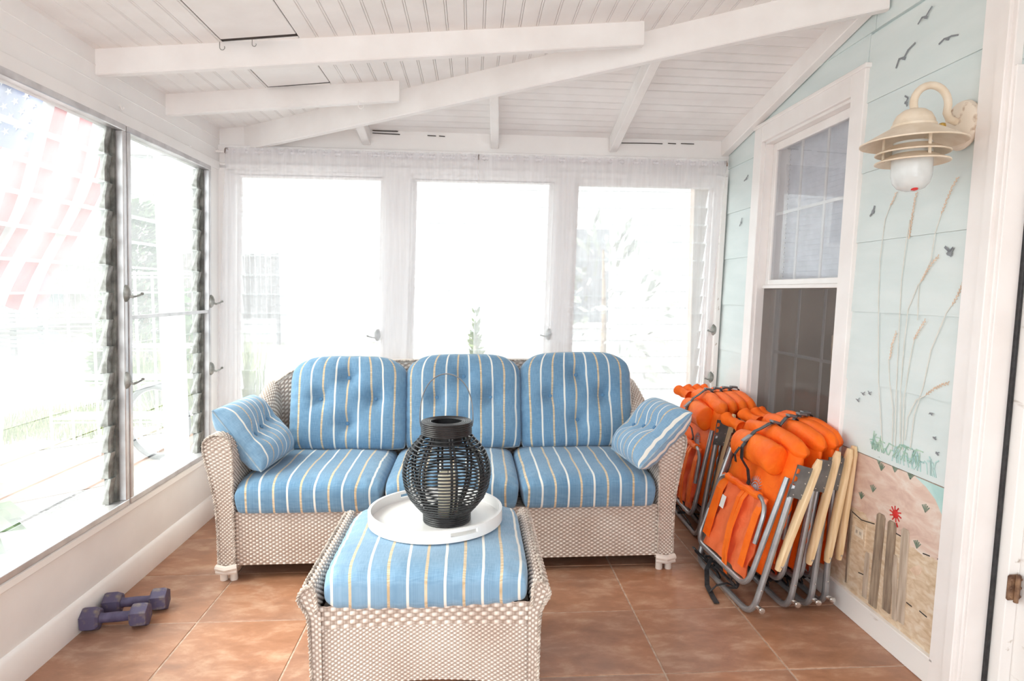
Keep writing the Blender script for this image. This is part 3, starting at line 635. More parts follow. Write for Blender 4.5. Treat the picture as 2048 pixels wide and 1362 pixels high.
# red crab
ca = wp(1790, 1028); mb = MB(); mb.lathe([(.017, 0), (.015, .004), (0, .006)], 12, T=lambda x, y, q: Rw(-.004 - q, ca[0] + x, ca[1] + y))
for k in range(10):
    t = 2 * PI * k / 10; stroke(mb, [(ca[0] + .014 * cos(t), ca[1] + .014 * sin(t)), (ca[0] + .034 * cos(t + .15), ca[1] + .030 * sin(t + .15))], .005, -.006)
for a, b2 in ((-.03, -.045), (.0, -.05)): stroke(mb, [(ca[0] + a * .6, ca[1] + b2), (ca[0] + a * .6 + .008, ca[1] + b2 + .012)], .006, -.006)
mb.build('painted_crab', 'red', wro, smooth=0)
mb = MB(); sh = [wp(*p) for p in ((1818, 1140), (1826, 1133), (1836, 1131), (1843, 1138), (1840, 1148), (1830, 1150))]
mb.prism(sh, -.004, -.006, 'x', T=lambda d2, y, z: Rw(d2, y, z)); mb.build('painted_shell', 'painttan', wro, smooth=0)
for (xa, ya), (xb, yb) in (((1700, 1020), (1722, 1040)), ((1722, 1040), (1748, 1048)), ((1845, 1107), (1858, 1112)), ((1812, 1205), (1822, 1213)), ((1838, 1222), (1852, 1234)), ((1785, 1190), (1790, 1196)), ((1790, 1066), (1800, 1072)), ((1776, 1188), (1768, 1176)), ((1874, 1118), (1882, 1122)), ((1716, 1145), (1732, 1152))):
    mb = MB(); stroke(mb, [wp(xa, ya), wp(xb, yb)], .004, -.0058); mb.build('paint_crack', 'gap', wro, smooth=0)
pk = [((1763, 1028), (1745, 1212), 19, 'picket'), ((1785, 1043), (1772, 1222), 18, 'picket'), ((1811, 1058), (1800, 1245), 17, 'picket2'), ((1735, 1105), (1728, 1195), 11, 'picket2'), ((1702, 1020), (1693, 1165), 6, 'picket'), ((1790, 1110), (1788, 1240), 10, 'picket2')]
for (a, b2, w, mt) in pk:
    t = wp(*a); bt = wp(*b2); wd = w / 2 * .0020 * 1.25
    zb_ = max(bt[1], .112); h = t[1]; yt, yb = t[0], bt[0]; off = -.0045; th = .004 if mt == 'picket2' else .006
    poly = [(yb - wd, zb_), (yb + wd, zb_), (yt + wd, h - .01), (yt + wd * .6, h), (yt - wd * .6, h), (yt - wd, h - .01)]
    MB().prism(poly, off, off - th, 'x', T=lambda d2, y, z: Rw(d2, y, z)).build('picket', mt, wro, smooth=0)
ou = MB().bbox((-.009, 2.500, .335), (-.003, 2.590, .432), .0015, Rw)
oo = tag(ou.build('power_outlet', 'sand'), 'power outlet under a cover plate painted over like sand beside the pickets', 'outlet')
MB().bbox((-.011, 2.515, .362), (-.0088, 2.572, .402), .001, Rw).build('socket_plate', 'outlet', oo)
for yy in (2.531, 2.556): MB().box((-.0114, yy - .004, .374), (-.0108, yy - .002, .388), Rw).box((-.0114, yy + .003, .374), (-.0108, yy + .005, .388), Rw).build('socket_slot', 'gap', oo, smooth=0)
# ------------------------------------------------------------------ wall lamp
lp = thing('wall_lamp', Rw(-.008, 2.145, 1.965), label='cream nautical wall lamp with three disc shades and frosted jar beside the window', cat='lamp')
LX, LY = 1.487, 2.125
def lpt(x, y, z): return (x, y, z)
MB().lathe([(.076, 0), (.078, .006), (.074, .018), (.060, .028), (0, .030)], 28, T=lambda x, y, q: (Rw(-.008 - q, 2.145 + x, 1.965 + y * 1.08))).build('back_plate', 'lamprust', lp, world=True)
ap = [Rw(-.03, 2.145, 1.975), (1.625, 2.143, 1.985), (1.612, 2.14, 2.005)] + [(1.549 + .063 * cos(a), 2.135 - .005 * a / PI, 2.03 + .063 * sin(a)) for a in np.linspace(0, PI, 14)] + [(LX, LY, 2.0)]
MB().tube(ap, .0125, 12).build('gooseneck_arm', 'lamp', lp, world=True)
MB().lathe([(.068, 1.945), (.068, 1.958), (.064, 1.962), (.062, 1.972), (.052, 1.992), (.034, 2.006), (.014, 2.012), (0, 2.013)], 28, (LX, LY, 0)).build('dome_cap', 'lamp', lp, world=True)
def shade(r0, r1, z0, z1, nm): MB().lathe([(r1 - .003, z1), (r0 - .002, z0 - .001), (r0 + .001, z0), (r0 + .001, z0 + .004), (r0 - .004, z0 + .006), (r1, z1 + .004)], 40, (LX, LY, 0), cap=False).build(nm, 'lamp', lp, world=True)
shade(.160, .062, 1.895, 1.95, 'shade_disc'); shade(.112, .06, 1.862, 1.888, 'shade_disc'); shade(.112, .06, 1.832, 1.858, 'shade_disc')
for k in range(3):
    a = .5 + k * 2.1; MB().tube([(LX + .085 * cos(a), LY + .085 * sin(a), 1.84), (LX + .085 * cos(a), LY + .085 * sin(a), 1.93)], .005, 8).build('spacer_post', 'lamp', lp, world=True)
MB().lathe([(.058, 1.90), (.062, 1.84), (.062, 1.79), (.056, 1.765), (.042, 1.747), (.02, 1.738), (0, 1.736)], 28, (LX, LY, 0)).build('glass_jar', 'lampjar', lp, world=True)
MB().lathe([(0, -.013), (.010, -.010), (.014, 0), (.011, .008), (0, .010)], 14, (LX - .004, LY - .024, 1.748)).build('jar_tip', 'red', lp, world=True, label='red tip of the jar')
MB().tube([(LX + .066, LY, 1.955), (LX + .09, LY, 1.957)], .006, 8).lathe([(0, -.012), (.010, -.008), (.012, 0), (.010, .008), (0, .012)], 12, (LX + .10, LY, 1.957)).build('thumb_screw', 'brass', lp, world=True)
# ------------------------------------------------------------------ weave + cushions
def weave(mb, fn, Lu, Lv, pu=.017, pv=.009, amp=.0045, k=4, diamond=None, bigtop=0, flip=False):
    nu = max(4, int(Lu / pu * k)); nv = max(4, int(Lv / pv * k)); u = np.linspace(0, 1, nu + 1); v = np.linspace(0, 1, nv + 1)
    U, V = np.meshgrid(u, v, indexing='ij'); P = fn(U, V)
    du = np.gradient(P, axis=0); dv = np.gradient(P, axis=1); n_ = np.cross(du, dv); n_ /= np.linalg.norm(n_, axis=2, keepdims=True) + 1e-9
    if flip: n_ = -n_
    Ru = U * Lu / pu; Rv = V * Lv / pv; row = np.floor(Rv); fr = Rv - row
    ph = (row % 2) * PI
    if diamond is not None:
        dm = np.zeros(U.shape, bool)
        for cu, cvv in diamond: dm |= (np.abs(U * Lu - cu) / .11 + np.abs(V * Lv - cvv) / .11) < 1
        ph = np.where(dm, row * PI / 2, ph)
    Ru = np.where(V > 1 - bigtop, Ru / 2, Ru); row2 = np.where(V > 1 - bigtop, np.floor(Rv / 2), row); ph = np.where(V > 1 - bigtop, (row2 % 2) * PI, ph); fr = np.where(V > 1 - bigtop, Rv / 2 - row2, fr)
    colp = np.abs(np.cos(PI * Ru / 1.0 / 1.0 - PI / 2)) if False else np.abs(np.sin(PI * (Ru + .5)))
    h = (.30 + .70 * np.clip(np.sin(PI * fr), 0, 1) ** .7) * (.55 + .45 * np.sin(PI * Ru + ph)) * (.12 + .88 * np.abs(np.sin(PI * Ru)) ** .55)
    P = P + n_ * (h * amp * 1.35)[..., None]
    mb.grid(P, np.stack([h, 0 * h], 2), flip=flip); return mb  # UV.x carries the height that drives the painted gap shade
def lerp(a, b2, t): return a + (b2 - a) * t
def along(prof, V):                                # polyline parametrised by arc length
    pr = np.array(prof, float); s = np.r_[0, np.cumsum(np.linalg.norm(np.diff(pr, axis=0), axis=1))]; s /= s[-1]
    return [np.interp(V, s, pr[:, i]) for i in range(pr.shape[1])]
def smoothprof(p, it=2):
    for _ in range(it):
        q = [p[0]]
        for a, b2 in zip(p[:-1], p[1:]): q += [tuple(.75 * np.array(a) + .25 * np.array(b2)), tuple(.25 * np.array(a) + .75 * np.array(b2))]
        q.append(p[-1]); p = q
    return p
def plen(p): p = np.array(p); return float(np.linalg.norm(np.diff(p, axis=0), axis=1).sum())
def braid(pts, r=.007, tw=.022):
    mb = MB(); P = [Vector(p) for p in pts]; s = [0]
    for a, b2 in zip(P[:-1], P[1:]): s.append(s[-1] + (b2 - a).length)
    n_ = max(6, int(s[-1] / .007)); 
    for ph in (0, PI):
        q = []
        for i in range(n_ + 1):
            t = s[-1] * i / n_; j = max(k for k in range(len(s)) if s[k] <= t + 1e-9); j = min(j, len(P) - 2); f = (t - s[j]) / max(s[j+1] - s[j], 1e-9)
            c = P[j].lerp(P[j+1], f); d_ = (P[j+1] - P[j]).normalized(); u = d_.orthogonal().normalized(); w = d_.cross(u); a = 2 * PI * t / tw + ph
            q.append(c + u * cos(a) * r * .6 + w * sin(a) * r * .6)
        mb.tube(q, r * .62, 5)
    return mb
def cushion(name, parent, w, h, t, Mx, mat='fab', tufts=(), q=.42, e=3.0, ctop=.05, cbot=.05, n=(56, 56), stripe='x', u0=0, depth=.03, wr=.003, seed=0, sag=0, pipe=True, label=None, floorz=False, us=1.0):
    """w, h in plane; t thickness. Stripes run across `stripe`. Two sheets joined at the seam."""
    rr = np.random.default_rng(seed); a = np.sin(np.linspace(-1, 1, n[0]) * PI / 2); b2 = np.sin(np.linspace(-1, 1, n[1]) * PI / 2)
    a = np.sign(a) * np.abs(a) ** .92; S, T_ = np.meshgrid(a, b2, indexing='ij')
    ct = np.where(T_ > 0, ctop, cbot)
    X = S * w / 2 * (1 - ct * 2.2 * np.abs(T_) ** 7); Y = T_ * h / 2 * (1 - ct * 1.6 * np.abs(S) ** 5)
    th = ((1 - np.abs(S) ** (2 * e)) * (1 - np.abs(T_) ** (2 * e))); th = np.clip(th, 0, 1) ** q * t / 2
    wrk = np.zeros_like(X)
    for _ in range(7):
        kx, ky = rr.normal(0, 14, 2); wrk += np.sin(kx * X + ky * Y + rr.uniform(0, 6.28)) / 7
    # gathers at the seams
    gx = np.sin(X * 95 + rr.uniform(0, 6)) * np.clip((np.abs(T_) - .72) / .28, 0, 1) + np.sin(Y * 95 + rr.uniform(0, 6)) * np.clip((np.abs(S) - .72) / .28, 0, 1)
    th = th * (1 + .0 * X) + (wrk * wr * 1.6 + gx * wr * .8) * np.clip(th / (t * .25), 0, 1)
    for (tx, ty) in tufts:
        r2 = (X - tx) ** 2 + (Y - ty) ** 2; th = th - depth * np.exp(-r2 / .045 ** 2) - depth * .45 * np.exp(-r2 / .10 ** 2)
        ang = np.arctan2(Y - ty, X - tx); th = th + depth * .10 * np.cos(ang * 6 + rr.uniform(0, 6)) * np.exp(-r2 / .07 ** 2) * (1 - np.exp(-r2 / .02 ** 2))
    th = np.maximum(th, .0); edge = (np.abs(S) > .9999) | (np.abs(T_) > .9999); th = np.where(edge, 0, np.maximum(th, .004))
    mb = MB(); off = sag * (1 - S ** 2) * (1 - T_ ** 2)
    sx = (X if stripe == 'x' else Y) + u0; sy = Y if stripe == 'x' else X
    ext = (th - t / 2 * 1.0) * 1.0
    uvx = S * w / 2 + u0 if stripe == 'x' else T_ * h / 2 + u0; uvy = T_ * h / 2 if stripe == 'x' else S * w / 2
    # on steep side walls let the stripes run down the wall
    uv = np.stack([uvx, uvy], 2)
    uv[..., 0] *= us
    thb = np.where(edge, 0, np.maximum(th, .0)) if not floorz else np.where(edge, 0, t / 2 * (1 - (np.maximum(np.abs(S), np.abs(T_))) ** 40))
    fP = np.stack([X, Y, th + off], 2); bP = np.stack([X, Y, -thb + off], 2)
    Tm = lambda x, y, z: tuple(Mx @ Vector((x, y, z)))
    mb.grid(fP, uv, T=Tm); mb.grid(bP, uv, flip=True, T=Tm)
    o = mb.build(name, mat, parent, smooth=180, label=label)
    bm_ = o.data
    import bmesh
    bm = bmesh.new(); bm.from_mesh(bm_); bmesh.ops.remove_doubles(bm, verts=bm.verts, dist=1e-5); bm.to_mesh(bm_); bm.free()
    for (tx, ty) in tufts:
        i = np.argmin((X - tx) ** 2 + (Y - ty) ** 2); z = (th + off).ravel()[i] + .002
        MB().lathe([(.011, 0), (.011, .003), (.008, .006), (0, .007)], 14, (tx, ty, z), Tm).build('button', 'btn', o if parent is None or o.parent is None or o.parent.parent is None else o)
    if pipe:
        loop = [(X[i, 0], Y[i, 0]) for i in range(n[0])] + [(X[-1, j], Y[-1, j]) for j in range(1, n[1])] + [(X[i, -1], Y[i, -1]) for i in range(n[0] - 2, -1, -1)] + [(X[0, j], Y[0, j]) for j in range(n[1] - 2, 0, -1)]
        lo = [Tm(x, y, off[0, 0]) for x, y in loop[::2]]
        MB().tube(lo, .0045, 6, closed=True).build('piping', 'fabpipe', o)
    return o
M['fabpipe'] = noisy('cream_piping', (.16, .30, .44), (.50, .55, .56), .8, 12)
# ------------------------------------------------------------------ sofa
SX, SY, SR = -.113, 3.545, .006
sf = thing('wicker_sofa', (SX, SY, 0), (0, 0, SR), 'long pale wicker three-seat sofa against the curtained back windows', 'sofa')
FY = -.475
mb = MB(); weave(mb, lambda U, V: np.stack([lerp(-1.028, 1.028, U), FY + 0 * U, .075 + V * .262], 2), 2.056, .262, pu=.0155, pv=.0095, k=5, diamond=[(1.20, .13), (.62, .13)], flip=False)
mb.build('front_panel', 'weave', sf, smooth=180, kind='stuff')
MB().box((-1.02, FY + .006, .08), (1.02, FY + .02, .335)).box((-1.03, -.46, .30), (1.03, .30, .33)).build('seat_deck', 'wickerdark', sf, smooth=0)
inner = [(-1.030, .055), (-1.030, .50), (-1.026, .60), (-1.03, .66)]; outer = [(-1.106, .055), (-1.106, .35), (-1.130, .52), (-1.158, .64), (-1.155, .68)]
full = [(-1.030, .055), (-1.030, .50), (-1.024, .62), (-1.035, .69), (-1.090, .722), (-1.150, .70), (-1.168, .65), (-1.132, .50), (-1.106, .34), (-1.106, .055)]
full = smoothprof(full, 2)
def lift(y): t = np.clip((y - .02) / .36, 0, 1); return (3 * t ** 2 - 2 * t ** 3) * .15
for sg in (-1, 1):
    def armf(U, V):
        x, z = along(full, V); y = lerp(FY - .012, .335, U); zz = z + lift(y) * np.clip((z - .45) / .25, 0, 1)
        f = lift(y) / .2; x2 = np.where(x < -1.03, -1.03 + (x + 1.03) * (1 - .45 * f), x); return np.stack([-sg * x2 * 1.0 if sg > 0 else x2, y, zz], 2)
    ar = MB(); weave(ar, armf, .82, plen(full), pu=.0125, pv=.0095, flip=(sg > 0))
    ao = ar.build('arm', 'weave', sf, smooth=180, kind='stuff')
    def facef(U, V):
        z = lerp(.055, .70, V); ii = np.interp(z, [.055, .5, .62, .66, .70], [-1.030, -1.030, -1.026, -1.03, -1.055]); oo_ = np.interp(z, [.055, .34, .50, .64, .68, .70], [-1.106, -1.106, -1.132, -1.160, -1.155, -1.13])
        x = lerp(oo_, ii, U); return np.stack([-x if sg > 0 else x, FY - .014 + 0 * x, z + .008 * np.sin(PI * U) * (V > .9)], 2)
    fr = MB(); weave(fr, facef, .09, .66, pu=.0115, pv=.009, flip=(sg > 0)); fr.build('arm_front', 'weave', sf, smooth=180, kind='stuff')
    op = [(-sg * x if sg > 0 else x, FY - .018, z) for x, z in full]; brd = braid(op, .006); brd.build('braid_trim', 'wickerdark', sf)
    MB().tube([(sg * 1.02, FY - .02, .075), (sg * 1.07, FY - .035, .07), (sg * 1.115, FY - .02, .075)], .016, 8).tube([(sg * 1.02, FY - .02, .055), (sg * 1.07, FY - .03, .052), (sg * 1.115, FY - .02, .055)], .012, 8).build('braid_wrap', 'wicker', sf)
    for dx in (1.045, 1.092):
        MB().lathe([(.017, 0), (.018, .004), (.017, .07), (.016, .08)], 12, (sg * dx, FY + .01, 0)).build('leg', 'cane', sf)
        MB().lathe([(.017, 0), (.018, .004), (.017, .07), (.016, .08)], 12, (sg * dx, .33, 0)).build('leg', 'cane', sf)
def btop(x): a = np.abs(x); return np.interp(a, [0, .6, .85, .98, 1.06, 1.13], [.965, .962, .945, .90, .84, .78])
def backf(U, V):
    x = lerp(-1.12, 1.12, U); zt = btop(x); z = lerp(.08, 1, V) * zt * 1.0; y = .31 + .06 * (z / .95) - .10 * np.clip(np.abs(x) - .85, 0, 1) / .27 * .6
    return np.stack([x, y, z], 2)
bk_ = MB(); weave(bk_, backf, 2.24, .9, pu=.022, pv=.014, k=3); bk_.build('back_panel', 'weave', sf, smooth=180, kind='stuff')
def backf2(U, V): p = backf(U, V); p[..., 1] += .025; return p
b2_ = MB(); weave(b2_, backf2, 2.24, .9, pu=.05, pv=.05, k=2, flip=True); b2_.build('back_lining', 'wicker', sf, smooth=180)
tp = [tuple(backf(np.array([[u]]), np.array([[1.0]]))[0, 0] + np.array([0, .012, 0])) for u in np.linspace(0, 1, 60)]
MB().tube(tp, .017, 8).build('top_rail', 'wicker', sf); braid([(p[0], p[1] - .016, p[2] + .006) for p in tp], .006).build('braid_trim', 'wickerdark', sf)
# seat cushions lie on the sofa: things of their own
Rz = Matrix.Rotation(SR, 4, 'Z'); S0 = Matrix.Translation((SX, SY, 0)) @ Rz
def placed(name, label, cat, x, y, z, group, rx=0, ry=0, rz=0):
    o = thing(name, tuple(S0 @ Vector((x, y, z))), (rx, ry, rz), label, cat, group); return o
pos = ('left', 'middle', 'right')
seats = ((-1.028, -.325, 'blue striped seat cushion at the left end of the wicker sofa'), (-.318, .338, 'blue striped middle seat cushion of the sofa, partly behind the black lantern'), (.345, 1.022, 'blue striped seat cushion at the right end of the wicker sofa'))
for k, (a, b2, lab) in enumerate(seats):
    w = b2 - a; t = .175
    o = placed('seat_cushion', lab, 'cushion', (a + b2) / 2, -.14, .335, 'seat cushions on the sofa')
    Mx = Matrix.Translation((0, -.015, .082))
    c = cushion('cover', o, w + .005, .73, t, Mx, tufts=(), q=.30, e=2.4, ctop=.015, cbot=.02, n=(54, 54), u0=(.03, .0, .045)[k], floorz=True, wr=.005, seed=k, pipe=False)
    for zz in (.088,): 
        pass
backs = ((-1.035 + .113, -.395 + .113, 'blue striped tufted back cushion at the left end of the sofa'), (-.378 + .113, .270 + .113, 'blue striped tufted back cushion in the middle of the sofa'), (.288 + .113, .930 + .113, 'blue striped tufted back cushion at the right end of the sofa'))
for k, (a, b2, lab) in enumerate(backs):
    w = b2 - a; hgt = (.535, .545, .555)[k]
    o = placed('back_cushion', lab, 'cushion', (a + b2) / 2, .145, .488, 'back cushions on the sofa')
    Mx = Matrix.Translation((0, -.035, 0)) @ Matrix.Rotation(math.radians(90 - 13), 4, 'X') @ Matrix.Rotation(math.radians((-.5, 0, .6)[k]), 4, 'Z') @ Matrix.Translation((0, hgt / 2, 0))
    cushion('cover', o, w + .02, hgt, .20, Mx, tufts=((0, .14), (-.155, .02), (.155, .02), (0, -.12)), q=.36, e=2.0, ctop=.085, cbot=.02, n=(76, 72), u0=(.0, .034, .01)[k], wr=.0045, seed=20 + k, depth=.045)
def orient(c, ux, uy):       # frame with x axis ux, y axis uy
    ux = Vector(ux).normalized(); uz = ux.cross(Vector(uy)).normalized(); uy = uz.cross(ux)
    return Matrix(((ux.x, uy.x, uz.x, 0), (ux.y, uy.y, uz.y, 0), (ux.z, uy.z, uz.z, 0), (0, 0, 0, 1)))
for lab, c, ux, uy, u0, sd in (('small blue striped pillow leaning on the left arm of the sofa', (-1.115, 3.31, .675), (.12, 1, .03), (-.62, -.12, .78), .02, 40),
                               ('small blue striped pillow leaning on the right arm of the sofa', (.905, 3.20, .676), (.12, -1, .0), (.74, -.16, .72), .05, 41)):
    o = thing('arm_pillow', c, (0, 0, 0), lab, 'pillow', 'small pillows on the sofa arms')
    if sd == 40: ux = (.10, 1, .02)
    Mx = orient(c, ux, uy)
    if sd == 40: Mx = Mx @ Matrix.Rotation(0, 4, 'Z')
    cushion('cover', o, .41, .37, .20, Mx, mat='fabfade', tufts=((0, 0), (.10, .02), (-.10, -.02)), q=.5, e=1.8, us=1.35, ctop=.0, cbot=.0, n=(50, 50), u0=u0, wr=.004, seed=sd, depth=.035)
# ------------------------------------------------------------------ ottoman
OX, OY0, OY1 = -.150, 1.955, 2.60
ot = thing('wicker_ottoman', (OX, (OY0 + OY1) / 2, 0), (0, 0, 0), 'pale wicker ottoman with flared sides standing in front of the sofa', 'ottoman')
hy = (OY1 - OY0) / 2
for sgn in (-1, 1):
    def ff(U, V):
        x = lerp(-.335, .335, U); zb_ = .13 + .035 * (1 - (x / .335) ** 2); return np.stack([x, sgn * hy + 0 * x, lerp(zb_, .415, V)], 2)
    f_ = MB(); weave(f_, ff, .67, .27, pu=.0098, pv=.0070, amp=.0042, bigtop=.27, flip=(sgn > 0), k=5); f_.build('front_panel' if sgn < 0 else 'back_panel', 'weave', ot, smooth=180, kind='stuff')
MB().box((-.33, -hy + .008, .16), (.33, hy - .008, .385)).build('core_box', 'wickerdark', ot, smooth=0)
sp_ = smoothprof([(.335, .40), (.335, .462), (.348, .488), (.368, .484), (.388, .462), (.392, .44), (.372, .41), (.360, .385), (.356, .30), (.352, .10)], 1)
for sg in (-1, 1):
    def sf_(U, V): x, z = along(sp_, V); y = lerp(-hy - .012, hy + .012, U); return np.stack([sg * x, y, z], 2)
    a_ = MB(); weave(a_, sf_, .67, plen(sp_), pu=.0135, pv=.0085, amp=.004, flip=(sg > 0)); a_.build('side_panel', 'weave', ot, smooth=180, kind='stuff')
    for yy in (-hy - .016, hy + .016):
        braid([(sg * x, yy, z) for x, z in sp_], .006).build('braid_trim', 'wickerdark', ot)
        def cpf(U, V):
            z = lerp(.02, .482, V); xo = np.interp(z, [0, .38, .41, .45, .482], [.354, .360, .374, .389, .362]); xi = np.interp(z, [0, .40, .482], [.322, .322, .345]); return np.stack([sg * lerp(xi, xo, U), yy - .002 * np.sign(yy) + 0 * z, z], 2)
        cp_ = MB(); weave(cp_, cpf, .045, .46, pu=.012, pv=.0085, amp=.004, flip=((sg > 0) != (yy > 0))); cp_.build('corner_post', 'weave', ot, smooth=180, kind='stuff')
        MB().tube([(sg * .345, yy, .0), (sg * .345, yy, .05)], .013, 10).build('leg', 'cane', ot)
    braid([(sg * .372, -hy, .487), (sg * .372, hy, .487)], .006).build('braid_trim', 'wickerdark', ot)
oc = thing('ottoman_cushion', (OX + .002, (OY0 + OY1) / 2 - .005, .385), (0, 0, 0), 'faded blue striped cushion filling the ottoman top under the white tray', 'cushion')
cushion('cover', oc, .655, .66, .150, Matrix.Translation((0, -.005, .072)), mat='fabfade', tufts=(), q=.26, e=3.2, ctop=.02, cbot=.02, n=(60, 60), u0=.0, us=1.1, wr=.004, seed=60, pipe=False)
# ------------------------------------------------------------------ tray
TX, TY, TZ = -.142, 2.375, .537
tr_ = thing('serving_tray', (TX, TY, TZ), (0, 0, 0), 'round white serving tray with cut-out handles on the ottoman', 'tray')
MB().lathe([(.0, 0), (.238, 0), (.243, .002), (.243, .008), (0, .008)], 72).build('tray_base', 'tray', tr_)
mb = MB(); n_ = 120; R0, R1 = .240, .251
sl = [math.radians(118), math.radians(-62)]
zr = [0, .020, .034, .044]
def ring(mb, z0, z1, ks):
    for k in ks:
        a0 = 2*PI*k/n_; a1 = 2*PI*(k+1)/n_
        q = [(R0, z0), (R1, z0), (R1, z1), (R0, z1)]; vs = [(r*cos(a), r*sin(a), z) for a in (a0, a1) for r, z in q]
        mb.add(vs, [(0,4,5,1), (1,5,6,2), (2,6,7,3), (3,7,4,0)] + [(0,1,2,3), (7,6,5,4)])
def slot(k): a = 2*PI*(k+.5)/n_; return any(abs((a - s + PI) % (2*PI) - PI) < .21 for s in sl)
ring(mb, 0, .020, range(n_)); ring(mb, .034, .045, range(n_)); ring(mb, .020, .034, [k for k in range(n_) if not slot(k)])
tw = mb.build('tray_rim', 'tray', tr_, smooth=30)
import bmesh
bm = bmesh.new(); bm.from_mesh(tw.data); bmesh.ops.remove_doubles(bm, verts=bm.verts, dist=1e-5)
# drop the internal double faces left between cells
seen = {}
for f in list(bm.faces):
    key = tuple(sorted(v.index for v in f.verts)); seen.setdefault(key, []).append(f)
bmesh.ops.delete(bm, geom=[f for fs in seen.values() if len(fs) > 1 for f in fs], context='FACES')
bm.to_mesh(tw.data); bm.free()
# ------------------------------------------------------------------ lantern and candle
LX2, LY2, LZ = -.098, 2.335, TZ + .008
la = thing('rattan_lantern', (LX2, LY2, LZ), (0, 0, 0), 'black rattan globe lantern with wire handle standing on the white tray', 'lantern')
def rad(z):                       # outline of the globe, z from 0 to .38
    return np.interp(z, [.0, .035, .06, .09, .13, .18, .22, .26, .29, .31, .325], [.086, .088, .112, .135, .153, .161, .157, .142, .120, .100, .092])
for k in range(5): MB().tube([(.085 * cos(a), .085 * sin(a), .005 + k * .0075) for a in np.linspace(0, 2*PI, 48)[:-1]], .0042, 8, closed=True).build('base_ring', 'rattan', la)
for k in range(7): MB().tube([(.090 * cos(a), .090 * sin(a), .330 + k * .0068) for a in np.linspace(0, 2*PI, 48)[:-1]], .0042, 8, closed=True).build('neck_ring', 'rattan', la)
for r in (.083, .0755, .068, .0605): MB().tube([(r * cos(a), r * sin(a), .371) for a in np.linspace(0, 2*PI, 48)[:-1]], .0042, 8, closed=True).build('neck_ring', 'rattan', la)
MB().lathe([(0, 0), (.080, 0), (.080, .006), (0, .006)], 32).build('base_disc', 'rattan', la)
MB().lathe([(.056, .29), (.058, .29), (.058, .368), (.056, .368), (.056, .29)], 40, cap=False).build('neck_lining', 'rattan', la)
for k in range(8):
    a = 2 * PI * (k + .27) / 8
    for da in (-.055, .055):
        pts = []
        for z in np.linspace(.03, .335, 20): r = rad(z) - .006; aa = a + da; pts.append((r * cos(aa), r * sin(aa), z))
        MB().tube(pts, .0046, 6).build('rib', 'rattan', la)
for k in range(24):
    z = .042 + k * .0119; r = float(rad(z)); MB().tube([((r + .0015 * cos(8 * a)) * cos(a), (r + .0015 * cos(8 * a)) * sin(a), z) for a in np.linspace(0, 2*PI, 64)[:-1]], .0030, 6, closed=True).build('hoop', 'rattan', la)
hp = [(-.094, 0, .352), (-.097, 0, .37)] + [(-.097 * cos(t) * (1 + .0 * t), .0 + .02 * sin(t), .38 + .165 * sin(t) ** .8) for t in np.linspace(.08, PI - .08, 26)] + [(.097, 0, .37), (.094, 0, .352)]
MB().tube(hp, .0022, 6).build('wire_handle', M['bracket'], la)
cd = thing('pillar_candle', (LX2 + .004, LY2, LZ + .006), label='ivory pillar candle inside the black lantern', cat='candle')
MB().lathe([(.0, 0), (.036, 0), (.037, .003), (.037, .168), (.034, .172), (.026, .168), (0, .165)], 32).build('wax', 'wax', cd)
MB().tube([(0, 0, .164), (.001, 0, .180)], .0015, 6).build('wick', 'black', cd)
# ------------------------------------------------------------------ dumbbells
db = thing('dumbbell', (0, 0, 0), label='x', cat='dumbbell', group='dumbbells by the left baseboard')
for sg in (-1, 1):
    hx = [(.046 * cos(PI/6 + k * PI/3), .046 * sin(PI/6 + k * PI/3)) for k in range(6)]; mbd = MB(); vs = []; rings = []
    for xx, sc in ((.052, .72), (.059, .94), (.066, 1), (.104, 1), (.112, .92), (.114, .70)):
        rings.append([(sg * xx, y * sc, z * sc + .041) for y, z in hx])
    for r in rings: vs += r
    fs = [(i*6+k, i*6+(k+1)%6, (i+1)*6+(k+1)%6, (i+1)*6+k) for i in range(5) for k in range(6)] + [tuple(range(6)), tuple(range(30, 36))]
    mbd.add(vs, fs).build('hex_head', 'purpleworn', db, smooth=25)
MB().tube([(x, 0, .041) for x in (-.060, -.04, 0, .04, .060)], [.021, .0175, .019, .0175, .021], 14).build('grip', 'purple', db)
db.location = (-1.478, 2.650, 0); db.scale = (1.1, 1.1, 1.1); db.rotation_euler = (0, 0, math.radians(8)); db['label'] = 'worn purple hex dumbbell lying nearer the camera by the left baseboard'
db2 = dup(db, (-1.462, 2.782, 0), (0, 0, math.radians(9)), 'worn purple hex dumbbell lying behind the other one, farther from the camera')
